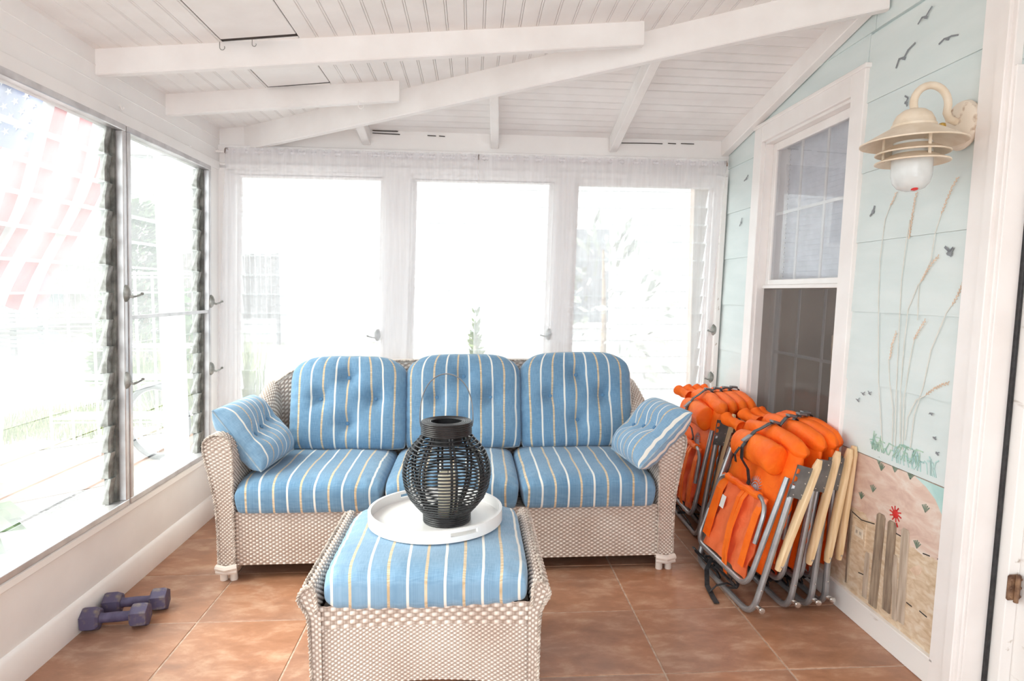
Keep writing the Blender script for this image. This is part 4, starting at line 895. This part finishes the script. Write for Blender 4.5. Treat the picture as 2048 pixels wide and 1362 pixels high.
# ------------------------------------------------------------------ curtains and rod
rd = thing('curtain_rod', B(0, -.055, 2.218), label='thin white curtain rod along the back wall header', cat='curtain rod')
MB().tube([B(-1.60, -.052, 2.222), B(-.8, -.055, 2.222), B(.0, -.055, 2.223), B(.8, -.055, 2.222), B(1.60, -.045, 2.222)], .007, 8).build('rod', 'trim', rd, world=True)
for xx in (-1.545, -.035, 1.585):
    MB().tube([B(xx, -.0, 2.242), B(xx, -.05, 2.242), B(xx, -.060, 2.232), B(xx, -.062, 2.212)], .004, 6).build('bracket', 'rust', rd, world=True)
def curtain(xt0, xt1, fl, fr, lab, seed, nf):
    o = thing('sheer_curtain', B((xt0 + xt1) / 2, -.06, 2.0), label=lab, cat='curtain', group='sheer white curtains on the back windows')
    rr = np.random.default_rng(seed); nu, nv = 260, 60; U, V = np.meshgrid(np.linspace(0, 1, nu), np.linspace(0, 1, nv), indexing='ij')
    z = lerp(2.245, .34, V); x = lerp(xt0, xt1, U) + lerp(fl(z), fr(z), U)
    off = np.zeros_like(U)
    for k in range(9): f = rr.uniform(5, nf); off += np.sin(2*PI*f*U + rr.uniform(0, 6) + V * rr.normal(0, 1.2)) * .0042
    off += np.sin(2*PI*95*U) * .003 * np.clip(1 - V * 12, 0, 1)
    d_ = -.068 + off * (.4 + .9 * V) ; X = x + LEAN * z; P = np.stack([X, 4.13 + .056 * X + d_, z], 2)
    MB().grid(P).build('voile', 'sheer', o, smooth=180, world=True)
    hm = MB(); U2, V2 = np.meshgrid(np.linspace(0, 1, 200), np.linspace(0, 2*PI, 9)[:-1], indexing='ij')
    x2 = lerp(xt0, xt1, U2) + 0 * V2; r = .013 + .003 * np.sin(U2 * 400); X = x2 + LEAN * 2.222
    hm.grid(np.stack([X, 4.13 + .056 * X - .056 + r * np.cos(V2), 2.222 + r * 1.1 * np.sin(V2)], 2), cv=True).build('rod_pocket', 'sheer', o, smooth=180, world=True)
curtain(-1.545, -.035, lambda z: (z - 2.2) * .035, lambda z: -.000 - np.clip(1.68 - z, 0, 3) * .055 , 'sheer white curtain panel over the left half of the back windows', 3, 24)
curtain(-.033, 1.580, lambda z: 0 * z, lambda z: (z - 2.2) * .055, 'sheer white curtain panel over the right half of the back windows', 5, 24)
# ------------------------------------------------------------------ folded beach chairs
def arc(pts, r=.05, n=6):
    """polyline with rounded corners"""
    P = [Vector(p) for p in pts]; out = [P[0]]
    for a, b2, c in zip(P[:-2], P[1:-1], P[2:]):
        d1 = (a - b2).normalized(); d2 = (c - b2).normalized(); rr = min(r, (a - b2).length * .45, (c - b2).length * .45)
        s = b2 + d1 * rr; e = b2 + d2 * rr
        for k in range(n + 1): t = k / n; out.append(s * (1-t)**2 + b2 * 2*t*(1-t) + e * t*t)
    return out + [P[-1]]
CWD = .58
def ribbon(mb, pts, w, t=.002, side=(0, 1, 0)):
    s = Vector(side) * w / 2; P = [Vector(p) for p in pts]; n0 = len(mb.v); vs = []
    for i, p in enumerate(P):
        d_ = (P[min(i+1, len(P)-1)] - P[max(i-1, 0)]).normalized(); n_ = d_.cross(s).normalized() * t
        vs += [p - s, p + s, p + s + n_, p - s + n_]
    fs = [(i*4+k, i*4+(k+1)%4, (i+1)*4+(k+1)%4, (i+1)*4+k) for i in range(len(P)-1) for k in range(4)] + [(3,2,1,0), tuple(len(vs)-4+k for k in range(4))]
    return mb.add(vs, fs)
def crumple(mb, nu, nv, f, amp, sd, cap=True):
    r_ = np.random.default_rng(sd); U, V = np.meshgrid(np.linspace(0, 1, nu), np.linspace(0, 2*PI, nv + 1)[:-1], indexing='ij')
    w = np.zeros_like(U)
    for _ in range(6): a, b2 = r_.integers(1, 5, 2); w += np.sin(U * a * 4 + V * b2 + r_.uniform(0, 6)) / 4
    return mb.grid(f(U, V, 1 + amp * w), cv=True)
def make_chair(pr, sd, label, straps=1):
    t = thing('folded_beach_chair', (0, 0, 0), (0, 0, 0), label, 'chair', 'folded orange beach chairs stacked along the right wall')
    W = CWD
    MB().tube(arc([(0, 0, .60), (0, 0, .012), (0, W, .012), (0, W, .60)], .085, 8), .0138, 10).build('outer_frame', 'steel', t)
    MB().tube(arc([(-.022, .026, .62), (-.046, .026, .118), (-.046, W - .026, .118), (-.022, W - .026, .62)], .075, 8), .0122, 10).build('seat_frame', 'steel', t)
    MB().tube(arc([(-.050, .062, .30), (-.050, .062, .492), (-.050, W - .062, .492), (-.050, W - .062, .30)], .085, 8), .0105, 10).build('front_rail', 'steel', t)
    for yy, mt, s in ((-.016, 'bracket', -1), (W + .014, 'bracketred', 1)):
        tz = [(-.022, .55), (.048, .55), (.048, .69), (-.022, .69), (-.022, .675), (-.002, .672), (-.002, .655), (-.016, .650), (-.016, .642), (-.002, .636), (-.002, .622), (-.016, .616), (-.016, .608), (-.002, .602), (-.002, .588), (-.022, .582)]
        b = MB().prism(tz, yy - .0015, yy + .0015, 'y').box((-.022, yy - .0015, .545), (-.018, yy + .0015, .69)).build('notched_bracket', mt, t, smooth=0)
        for (x, z) in ((.036, .67), (.036, .62), (.036, .57), (.0, .562)): MB().lathe([(.0035, 0), (.0025, .0015), (0, .002)], 8, T=lambda a, c, q, x=x, z=z, yy=yy, s=s: (x + a, yy + s * (.0015 + q), z + c)).build('rivet', 'rivet', b)
    for yy, sg in ((-.020, -1), (W + .020, 1)):
        mb = MB(); st_ = []
        zz = np.linspace(.235, .735, 16); 
        for k, z in enumerate(zz):
            f = (z - .235) / .50; cx = .034 + .030 * f; w2 = .0115 + .003 * math.sin(PI * min(1, f * 1.15)); hw = .019 + .003 * f
            e = 1 if .03 < f < .97 else .75
            if k == len(zz) - 1: e = .6
            st_.append([(cx + a * w2 * e, yy + b2 * hw * e, z) for a, b2 in ((-1,-.6),(-.6,-1),(.6,-1),(1,-.6),(1,.6),(.6,1),(-.6,1),(-1,.6))])
        vs = [p for q in st_ for p in q]; m_ = len(st_)
        mb.add(vs, [(i*8+k, i*8+(k+1)%8, (i+1)*8+(k+1)%8, (i+1)*8+k) for i in range(m_-1) for k in range(8)] + [tuple(range(8))[::-1], tuple((m_-1)*8+k for k in range(8))])
        a_ = mb.build('armrest', 'armwood', t, smooth=40)
        MB().lathe([(.0045, 0), (.004, .002), (0, .003)], 10, T=lambda a, c, q, yy=yy, sg=sg: (.036 + a, yy + sg * (.019 + q), .258 + c)).build('bolt', 'rivet', a_)
        MB().tube([(.0, 0 if sg < 0 else W, .060), (.026, 0 if sg < 0 else W, .048)], .010, 8).lathe([(.0125, 0), (.0135, .004), (.011, .008), (.005, .009), (0, .009)], 16, T=lambda a, c, q, yy=yy, sg=sg: (.026 + a, (-.014 if sg < 0 else W + .014) + sg * q, .048 + c)).build('foot_cap', 'rivet', t)
        MB().lathe([(.004, 0), (.003, .002), (0, .0025)], 8, T=lambda a, c, q, yy=yy, sg=sg: (0 + a, (-.0125 if sg < 0 else W + .0125) + sg * q, .13 + c)).build('rivet', 'rivet', t)
    # sling back: a padded slab folded over the top
    Mx = Matrix.Translation((.020, W / 2, .475)) @ Matrix(((0, 0, -1, 0), (1, 0, 0, 0), (0, 1, 0, 0), (0, 0, 0, 1))).to_4x4()
    Mx = Matrix.Translation((.020, W / 2, .475)) @ Matrix(((0, 0, -1, 0), (-1, 0, 0, 0), (0, 1, 0, 0), (0, 0, 0, 1)))
    cushion('fabric_back', t, W - .03, .61, .055, Mx, mat='orange', q=.35, e=2.0, ctop=.055, cbot=.02, n=(26, 26), wr=.006, seed=sd, pipe=False)
    # headrest roll
    L0, L1 = .10, .455
    def roll(U, V, k):
        y = L0 + (L1 - L0) * np.clip(U * 1.12 - .06, 0, 1); e = np.clip(np.minimum(U, 1 - U) / .06, 0, 1) ** .35
        return np.stack([-pr * .80 + pr * k * e * np.cos(V), y, .665 + .012 * np.sin(U * 3) + .068 * k * e * np.sin(V)], 2)
    crumple(MB(), 26, 20, roll, .07, sd + 3).build('headrest_pillow', 'orange', t, smooth=180)
    def fold(U, V, k):
        y = .01 + (W - .02) * U; e = np.clip(np.minimum(U, 1 - U) / .10, 0, 1) ** .4
        return np.stack([.022 + .034 * k * e * np.cos(V), y, .735 + .030 * np.sin(PI * U) + .042 * k * e * np.sin(V)], 2)
    crumple(MB(), 26, 16, fold, .16, sd + 5).build('top_fold', 'orange', t, smooth=180)
    def sleeve(U, V, k):
        r = .034 * k * (1 - .25 * np.sin(PI * U)); return np.stack([-.005 - .05 * U + r * np.cos(V), W - .05 + .10 * U, .73 + .02 * U + r * np.sin(V)], 2)
    s_ = crumple(MB(), 10, 14, sleeve, .22, sd + 9).build('sleeve_end', 'orange', t, smooth=180)
    MB().lathe([(0, 0), (.024, 0), (.024, .01), (0, .01)], 14, T=lambda a, c, q: (-.050 + a, W + .043 + q * .5, .75 + c)).build('sleeve_shade_disc', 'bracket', s_)  # dark disc standing in for the shade inside the open sleeve end
    # strap over the roll, with buckle and loose tail
    sy = .305; q = [(.066, sy, .775), (.045, sy, .808), (.018, sy, .819), (-.010, sy, .806), (-pr * .6 - .012, sy, .772), (-pr * 1.2 - .006, sy, .752), (-pr * 1.68, sy, .715), (-pr * 2.0 - .002, sy, .665), (-pr * 1.75, sy, .610), (-pr * .9, sy - .003, .57), (-.026, sy - .006, .52), (-.030, sy - .008, .45)]
    stp = ribbon(MB(), q, .027, .003).build('strap', 'black', t, smooth=0)
    ribbon(MB(), [(-pr * 2.05 - .004, sy + .01, .66), (-pr * 2.0 - .016, sy + .018, .62), (-pr * 1.5 - .02, sy + .028, .585)], .018, .003).build('strap_tail', 'black', stp, smooth=0)
    MB().bbox((-pr * 1.74 - .010, sy - .016, .690), (-pr * 1.74 + .004, sy + .016, .730), .003, T=lambda x, y, z: (x + (z - .71) * .8, y, z)).build('buckle', 'bracket', stp)
    MB().bbox((-.006, sy - .017, .812), (.036, sy + .017, .824), .003).build('buckle', 'bracket', stp)
    # embroidered sunburst badge
    ex, ey, ez = -.0105, .26, .498; eb = MB()
    eb.tube([(ex, ey + .030 * cos(a), ez + .030 * sin(a)) for a in np.linspace(0, 2*PI, 28)[:-1]], .003, 5, closed=True)
    eb.lathe([(.022, 0), (.020, .002), (0, .0025)], 18, T=lambda a, c, q: (ex - q, ey + a, ez + c))
    for k in range(22):
        a = 2*PI*k/22; eb.tube([(ex, ey + .040 * cos(a), ez + .040 * sin(a)), (ex, ey + .060 * cos(a), ez + .060 * sin(a))], [.0028, .001], 4)
    eb.build('sun_badge', 'emb', t, smooth=0)
    # folded seat panel with straps
    fl_ = MB(); nu, nv = 30, 24; U, V = np.meshgrid(np.linspace(0, 1, nu), np.linspace(0, 1, nv), indexing='ij'); r_ = np.random.default_rng(sd + 7)
    y = .072 + (W - .144) * U; z = .128 + .365 * V + .012 * np.sin(PI * U); wv = .006 * np.sin(U * 19 + V * 3 + sd) + .005 * np.sin(U * 7 - V * 9) + .004 * np.sin((U + V) * 24)
    x = -.042 + wv - .010 * np.sin(PI * V) * np.sin(PI * U)
    fl_.grid(np.stack([x, y, z], 2)); fl_.grid(np.stack([x + .004, y, z], 2), flip=True); pn = fl_.build('seat_panel', 'orangemesh', t, smooth=180)
    for (a, b2) in ((.078, .125), (W - .15, W - .078)):
        ribbon(MB(), [(-.058, (a + b2) / 2, .18), (-.062, (a + b2) / 2, .30), (-.060, (a + b2) / 2, .42), (-.040, (a + b2) / 2, .497)], b2 - a, .003).build('side_band', 'orange', pn, smooth=0)
    for sy2 in ((.235,) if straps == 1 else (.215, .33)):
        for o_ in (0, .032):
            ribbon(MB(), [(-.045, sy2 + o_, .50), (-.070, sy2 + o_, .44), (-.078, sy2 + o_ * .8, .30), (-.066, sy2 + o_ * .7, .18), (-.050, sy2 + o_ * .5, .118), (-.030, sy2 + .012, .085)], .026, .004).build('shoulder_strap', 'orangestrap', pn, smooth=0)
    MB().tube([(-.050, y, .490 + .003 * sin(y * 60)) for y in np.linspace(.135, W - .135, 14)], [.017 + .0025 * sin(k * 2.1) for k in range(14)], 10).build('rail_sleeve', 'orange', pn)
    MB().bbox((-.0665, .375, .345), (-.0645, .415, .405), .0005).build('care_label', 'tagw', pn)
    # tangled black webbing under the seat
    wb_ = MB()
    for k in range(5):
        c0 = r_.uniform(.08, .40); p = [(-.020 + r_.uniform(-.01, .02), c0 + r_.uniform(-.04, .04) * j + .02 * j, .105 - .012 * j + r_.uniform(-.012, .012)) for j in range(6)]
        wb_.tube(arc(p, .03, 4), .0035, 5, squash=2.2)
    wb_.build('webbing', 'black', t)
    return t
chA = make_chair(.052, 101, 'orange folded beach chair at the front of the nearer stack, nearest the camera', 1)
chB = make_chair(.030, 131, 'x', 1)
chE = make_chair(.050, 151, 'orange folded beach chair at the front of the far stack, beside the sofa arm', 2)
def pose(o, x, y, tilt, yaw): o.location = (x, y, .004 + .012 * math.sin(math.radians(abs(tilt))) ); o.rotation_euler = (0, math.radians(tilt), math.radians(yaw))
pose(chA, 1.180, 2.560, 16.5, 3.0); pose(chB, 1.362, 2.60, 9.5, 1.5)
c_ = dup(chB, label='third orange folded beach chair of the nearer stack, one before the wall'); pose(c_, 1.462, 2.61, 6.0, 1)
c_ = dup(chB, label='last orange folded beach chair of the nearer stack, touching the right wall'); pose(c_, 1.540, 2.63, 2.2, 0)
chB['label'] = 'second orange folded beach chair of the nearer stack, right behind the front one'
pose(chE, 1.258, 3.43, 9, -1.5)
for x, tl_, lab in ((1.345, 7.5, 'second orange folded beach chair of the far stack by the sofa arm'), (1.428, 5.5, 'third orange folded beach chair of the far stack, its black strap on top'), (1.508, 3.2, 'last orange folded beach chair of the far stack, against the wall under the window')):
    c_ = dup(chB, label=lab); pose(c_, x, 3.45, tl_, -1.0)
# long black strap trailing from the front chair on the floor
ls = MB(); ribbon(ls, [(1.16, 2.97, .10), (1.13, 2.95, .05), (1.10, 2.86, .012), (1.09, 2.76, .006), (1.085, 2.70, .006)], .024, .003, side=(1, .1, 0)); ribbon(ls, [(1.09, 2.80, .01), (1.13, 2.82, .03), (1.17, 2.80, .05), (1.20, 2.76, .05)], .016, .003, side=(.3, .9, 0))
tag(ls.build('trailing_strap', 'black', smooth=0), 'long black strap trailing on the tiles in front of the nearer chair stack', 'strap')
# ------------------------------------------------------------------ outdoors
GZ = -.15
st('ground', MB().box((-40, -12, GZ - .1), (-1.78, 60, GZ)).box((-1.78, 4.5, GZ - .1), (30, 60, GZ)), 'concrete', smooth=0)
def patch(name, poly, mat, h=.006): return st(name, MB().prism(poly, GZ - .01, GZ + h), mat, smooth=0)
patch('terracotta_patio', [(-1.8, 4.6), (-2.9, 5.15), (-3.3, 4.75), (-6.0, 2.8), (-9, 3.2), (-6.2, 6.2), (-4.2, 6.2), (-3.4, 6.9), (-1.9, 8.0)], 'terr')
patch('pebble_bed', [(-1.8, -4), (-1.8, 4.58), (-2.88, 5.10), (-3.28, 4.70), (-6.0, 2.75), (-9, 3.0), (-9, -4)], 'pebble', .010)
patch('lawn_strip', [(-9, 6.4), (-6.6, 8.4), (-4.4, 9.4), (-2.0, 10.2), (-1.9, 8.1), (-3.4, 7.0), (-4.2, 6.3), (-6.2, 6.3), (-9, 3.6)], 'soil', .008)
patch('gravel_yard', [(-12, 11), (-2, 13), (-2, 21), (-22, 24)], 'soil', .010)
def blades(name, mat, spots, n_, h, sp, lab, cat='grass'):
    mb = MB(); r_ = random.Random(n_ + len(spots))
    for _ in range(n_):
        cx, cy, rx, ry = r_.choice(spots); x = cx + r_.uniform(-rx, rx); y = cy + r_.uniform(-ry, ry); hh = h * r_.uniform(.5, 1.2); a = r_.uniform(0, 6.28); l = hh * r_.uniform(.1, .5) * sp; w = .006 + .004 * hh
        dx, dy = cos(a), sin(a); mb.add([(x - dy*w, y + dx*w, GZ), (x + dy*w, y - dx*w, GZ), (x + dx*l*.4 + dy*w*.7, y + dy*l*.4 - dx*w*.7, GZ + hh*.6), (x + dx*l*.4 - dy*w*.7, y + dy*l*.4 + dx*w*.7, GZ + hh*.6), (x + dx*l, y + dy*l, GZ + hh)], [(0,1,2,3), (3,2,4)])
    return tag(mb.build(name, mat, smooth=0), lab, cat, kind='stuff')
blades('lawn_grass', 'grass', [(-5.6, 7.0, 1.0, .7), (-4.7, 7.6, .8, .9), (-3.4, 8.2, .8, .9), (-6.6, 6.0, .8, .9)], 7000, .13, 1, 'pale green grass strip along the patio seen through the left windows')
blades('ornamental_grass', 'grass', [(-3.35, 8.6, .5, .3), (-2.9, 7.6, .3, .3), (-4.3, 9.0, .5, .3)], 900, .95, .8, 'tall thin ornamental grass standing behind the white rack', 'grass')
# fence of boards
def fence(p0, p1, z0, z1, lab, vert=False, nb=8):
    t = thing('board_fence', (p0[0], p0[1], GZ), label=lab, cat='fence'); a = Vector(p0); b = Vector(p1); d = (b - a); Ln = d.length; d.normalize(); n_ = Vector((-d.y, d.x))
    T = lambda s, q, z: (a.x + d.x*s + n_.x*q - p0[0], a.y + d.y*s + n_.y*q - p0[1], z - GZ)
    k = 0
    if not vert:
        h = (z1 - z0) / nb
        for i in range(nb): MB().bbox((0, 0, z0 + i*h), (Ln, .02, z0 + (i+1)*h - .025), .003, T).build('board', 'fencewood', t)
    else:
        w = Ln / nb
        for i in range(nb): MB().bbox((i*w, 0, z0), ((i+1)*w - .02, .02, z1 + .02 * (i % 2)), .003, T).build('board', 'fencewood', t)
    for s in np.linspace(0, Ln, 5): MB().bbox((s - .05, .02, GZ), (s + .05, .12, z1 + .05), .004, T).build('post', 'fencewood', t)
fence((-15, 15.2), (-6.4, 15.8), .05, .95, 'low grey fence of horizontal boards across the yard outside the left windows', nb=9)
fence((-14, 18.2), (-5.5, 18.4), .6, 2.4, 'taller fence of upright boards behind the low horizontal board fence', True, 60)
# houses
def house(name, x0, x1, y, z1, lab, wins=(), nb=14, roof=0, T=None):
    t = thing(name, (x0, y, GZ), label=lab, cat='building')
    h = (z1 - GZ) / nb; MB().box((x0, y + .02, GZ), (x1, y + 5, z1)).build('wall', 'house', t, world=True, smooth=0)
    for i in range(nb): MB().add([(x0, y + .02, GZ + i*h), (x0, y - .02, GZ + i*h), (x0, y, GZ + (i+1)*h), (x1, y + .02, GZ + i*h), (x1, y - .02, GZ + i*h), (x1, y, GZ + (i+1)*h)], [(0,1,2), (5,4,3), (1,4,5,2), (0,3,4,1), (0,2,5,3)]).build('siding_board', 'house', t, world=True, smooth=0)
    for (a, c, b2, d2) in wins:
        w = MB().bbox((a, y - .06, c), (b2, y + .02, d2), .01).build('window', 'trim', t, world=True); MB().box((a + .08, y - .065, c + .08), (b2 - .08, y - .055, d2 - .08)).build('window_glass', 'roofing', t, world=True, smooth=0)
    if roof: MB().prism([(x0 - .4, z1), (x1 + .4, z1), (x1 + .4, z1 + .1), ((x0 + x1) / 2, z1 + roof), (x0 - .4, z1 + .1)], y - .4, y + 5, 'y').build('roof', 'roofing', t, world=True, smooth=0)
house('clapboard_house', -26, -9.5, 24, 8.0, 'pale clapboard house far behind the flag', ((-16, 4.0, -14.6, 5.8), (-20, 4.0, -18.6, 5.8)), 26)
house('clapboard_house', -8.8, 3.0, 19.5, 6.5, 'white clapboard house behind the conifer beyond the far left window', ((-8.2, 3.4, -7.4, 4.9),), 24)
house('clapboard_cottage', -.6, 6.5, 8.6, 3.4, 'white clapboard cottage close behind the curtained back windows', ((1.0, .9, 1.9, 2.3),), 16)
def foliage(name, mat, c, R, n_, leafs, lab, cat, trunk=True, cone=False):
    t = thing(name, c, label=lab, cat=cat); r_ = random.Random(n_); mb = MB()
    for _ in range(n_):
        if cone: f = r_.random() ** .7; zz = R[2] * 2 * (1 - f); rr = R[0] * f ** .8 * r_.uniform(.5, 1); a = r_.uniform(0, 6.28); p = Vector((rr*cos(a), rr*sin(a), zz + .1)); dr_ = Vector((cos(a), sin(a), -.15))
        else:
            v = Vector((r_.gauss(0, 1), r_.gauss(0, 1), r_.gauss(0, 1))).normalized() * r_.uniform(.6, 1); p = Vector((v.x*R[0], v.y*R[1], v.z*R[2] + R[2])); dr_ = v
        s = leafs * r_.uniform(.6, 1.3); dr_ = (dr_ + Vector((r_.uniform(-.5,.5), r_.uniform(-.5,.5), r_.uniform(-.3,.5)))).normalized(); sd_ = dr_.orthogonal().normalized() * s * .25
        mb.add([tuple(p), tuple(p + dr_*s*.5 + sd_), tuple(p + dr_*s), tuple(p + dr_*s*.5 - sd_)], [(0,1,2,3)])
    mb.build('foliage', mat, t, smooth=0, kind='stuff')
    if trunk: MB().tube([(0, 0, 0), (.02, 0, R[2]), (0, 0, R[2]*1.7)], [.05*R[0]+.02, .03, .012], 8).build('trunk', 'bark', t)
foliage('conifer', 'leaf', (-5.35, 10.8, GZ), (.75, .75, 1.45), 2600, .26, 'pale green conifer beyond the white rack in the far left window', 'tree', cone=True)
foliage('shrub', 'leaf', (-4.05, 9.4, GZ), (.35, .35, .55), 700, .13, 'small bushy shrub beside the conifer behind the white rack', 'shrub')
M['palefol'] = noisy('pale_tree_foliage', (.30, .31, .27), (.38, .39, .34), .8, 9)
foliage('bare_tree', 'palefol', (1.55, 7.6, GZ), (.8, .4, 1.2), 240, .20, 'dim bare tree outside the right-hand back window behind the sheer curtain', 'tree')
foliage('hedge_shrub', 'grass', (.02, 5.0, GZ), (.02, .12, .72), 260, .07, 'green shrub glimpsed through the slit between the two curtains', 'shrub')
foliage('potted_plant', 'leaf', (-2.95, 3.62, GZ + .18), (.20, .20, .16), 60, .26, 'broad-leaved potted plant on the white pebbles at the left edge of view', 'plant', trunk=False)
MB().lathe([(0, 0), (.11, 0), (.14, .20), (.15, .22), (.13, .22), (0, .18)], 20, (0, 0, -.18)).build('pot', 'terr', [o for o in C.objects if o.name == 'potted_plant'][0])
# white wire rack
rk = thing('wire_rack', (-3.9, 6.1, GZ), label='white wire shelving rack standing outside beyond the grass strip', cat='rack')
for x in (0, .42, .80, 1.18):
    for y in (0, .32): MB().tube([(x, y, 0), (x, y, 1.72)], .012, 8).build('post', 'rack', rk)
for z in (.35, .72, 1.02, 1.70):
    mb = MB()
    for y in np.linspace(0, .32, 9): mb.tube([(0, y, z), (1.18, y, z)], .0035, 4)
    for x in np.linspace(0, 1.18, 9): mb.tube([(x, 0, z - .008), (x, .32, z - .008)], .004, 4)
    for y in (0, .32): mb.tube([(0, y, z + .0), (1.18, y, z)], .009, 6).tube([(0, y, z - .035), (1.18, y, z - .035)], .007, 6)
    mb.build('shelf', 'rack', rk)
# bicycle wheel leaning outside
bw = thing('bicycle_wheel', (-2.86, 5.92, GZ + .355), (math.radians(90), 0, math.radians(-18)), 'bicycle wheel with dark tyre standing outside the far left window', 'wheel')
MB().tube([(.325*cos(a), .325*sin(a), 0) for a in np.linspace(0, 2*PI, 56)[:-1]], .030, 10, closed=True).build('tyre', 'tire', bw)
MB().tube([(.298*cos(a), .298*sin(a), 0) for a in np.linspace(0, 2*PI, 56)[:-1]], .009, 8, closed=True).build('rim', 'alu', bw)
for k in range(24): a = 2*PI*k/24; MB().tube([(.02*cos(a+.5), .02*sin(a+.5), .02*(-1)**k), (.295*cos(a), .295*sin(a), 0)], .0015, 4).build('spoke', 'alu', bw)
MB().tube([(0, 0, -.04), (0, 0, .04)], .018, 12).build('hub', 'alu', bw)
# white porch column with an outdoor lantern
pc = thing('porch_column', (-2.55, 5.6, GZ), label='white square porch column outside the far left window', cat='column')
MB().bbox((-.075, -.075, .12), (.075, .075, 2.65), .006).build('shaft', 'house', pc); MB().bbox((-.10, -.10, 0), (.10, .10, .12), .006).build('plinth', 'house', pc); MB().bbox((-.10, -.10, 2.65), (.10, .10, 2.75), .006).build('cap', 'house', pc)
ol = thing('outdoor_lantern', (-2.735, 5.6, 2.20), label='grey glass-sided outdoor lantern hung beside the white porch column', cat='lantern')
MB().prism([(-.09, 0), (.09, 0), (.02, .10), (-.02, .10)], -.09, .09, 'y', T=lambda x, y, z: (x, y * (1 - z * 7), z + .30)).build('lantern_roof', 'roofing', ol, smooth=0)
for sx in (-.07, .07):
    for sy in (-.07, .07): MB().tube([(sx, sy, 0), (sx, sy, .30)], .006, 6).build('lantern_bar', 'roofing', ol)
MB().box((-.085, -.085, -.015), (.085, .085, 0)).build('lantern_base', 'roofing', ol, smooth=0); MB().box((-.065, -.065, 0), (.065, .065, .30)).build('lantern_glass', 'glass', ol, smooth=0)
MB().tube([(0, 0, .40), (0, 0, .50), (.14, 0, .50)], .008, 6).build('lantern_arm', 'roofing', ol)
# white garden chair at the left edge
gc = thing('garden_chair', (-3.32, 4.45, GZ), (0, 0, .5), 'white tubular garden chair with curved arm at the left edge of view', 'chair')
for s in (0, .5): MB().tube(arc([(0, s, 0), (.05, s, .42), (.10, s, .85), (-.28, s, .80), (-.42, s, .5), (-.45, s, 0)], .14, 6), .014, 8).build('arm_frame', 'rack', gc)
for k in range(6): MB().bbox((-.42 + k*.075, 0, .43), (-.36 + k*.075, .5, .445), .003).build('seat_slat', 'rack', gc)
for k in range(5): MB().bbox((.055 + k*.01, 0, .50 + k*.07), (.068 + k*.01, .5, .55 + k*.07), .003).build('back_slat', 'rack', gc)
# flag hanging close outside the nearer window
fg = thing('flag', at(60, 300, 3.7), label='red, white and blue striped flag with white stars hanging outside the left window', cat='flag')
fo = fg.matrix_basis.translation
def fpx(s, t):                      # s: 0..13 across the stripes, t: 0..1 along the fly; shape of the draped cloth
    s = s / 13.0; p = (lerp(-60, 262, s) + lerp(0, 0, t)) , lerp(60, 118, s)
    q = (lerp(-230, 88, s), lerp(560, 622, s)); bx = 24 * sin(PI * t) * (.3 + s) ; by = 0
    x = lerp(p[0], q[0], t) + bx + 10 * sin(t * 9 + s * 4) * t; y = lerp(p[1], q[1], t) + 8 * sin(s * 17) * t
    return x, y
def fpos(s, t, lift_=0):
    x, y = fpx(s, t); Y = 3.7 + .05 * sin(s * 1.5 + t * 3) + .03 * sin(s * .9 - t * 8); return at(x, y, Y - lift_) - fo
for k in range(13):
    mb = MB(); nu, nv = 5, 40; t0 = .42 if k < 7 else 0
    P = np.array([[tuple(fpos(k + i / (nu - 1), t0 + (1 - t0) * j / (nv - 1))) for j in range(nv)] for i in range(nu)]); mb.grid(P); mb.build('stripe', 'flagred' if k % 2 == 0 else 'flagwhite', fg, smooth=180)
P = np.array([[tuple(fpos(i * 7 / 24, .42 * j / 24)) for j in range(25)] for i in range(25)]); ct = MB().grid(P).build('canton', 'flagblue', fg, smooth=180)
for r in range(9):
    for c in range(6 if r % 2 == 0 else 5):
        sc_ = 7 * (r + 1) / 10; tc = .42 * (c + 1 if r % 2 == 0 else c + 1.5) / 7; sm = MB()
        ring_ = [((.30 if k % 2 == 0 else .12) * cos(PI * k / 5 + .3), (.30 if k % 2 == 0 else .12) * sin(PI * k / 5 + .3)) for k in range(10)]
        vs = [tuple(fpos(sc_, tc, .012))] + [tuple(fpos(sc_ + a, tc + b2 * .055, .012)) for a, b2 in ring_]; sm.add(vs, [(0, 1 + k, 1 + (k + 1) % 10) for k in range(10)]); sm.build('star', 'flagwhite', ct, smooth=0)
p1 = Vector((-2.55, 5.52, at(366, 434, 5.55).z)); p0 = at(262, 318, 5.2); tag(MB().tube([tuple(p0), tuple(p1)], .008, 6).build('stay_wire', 'alu'), 'thin slanting wire crossing outside the far left window', 'wire')
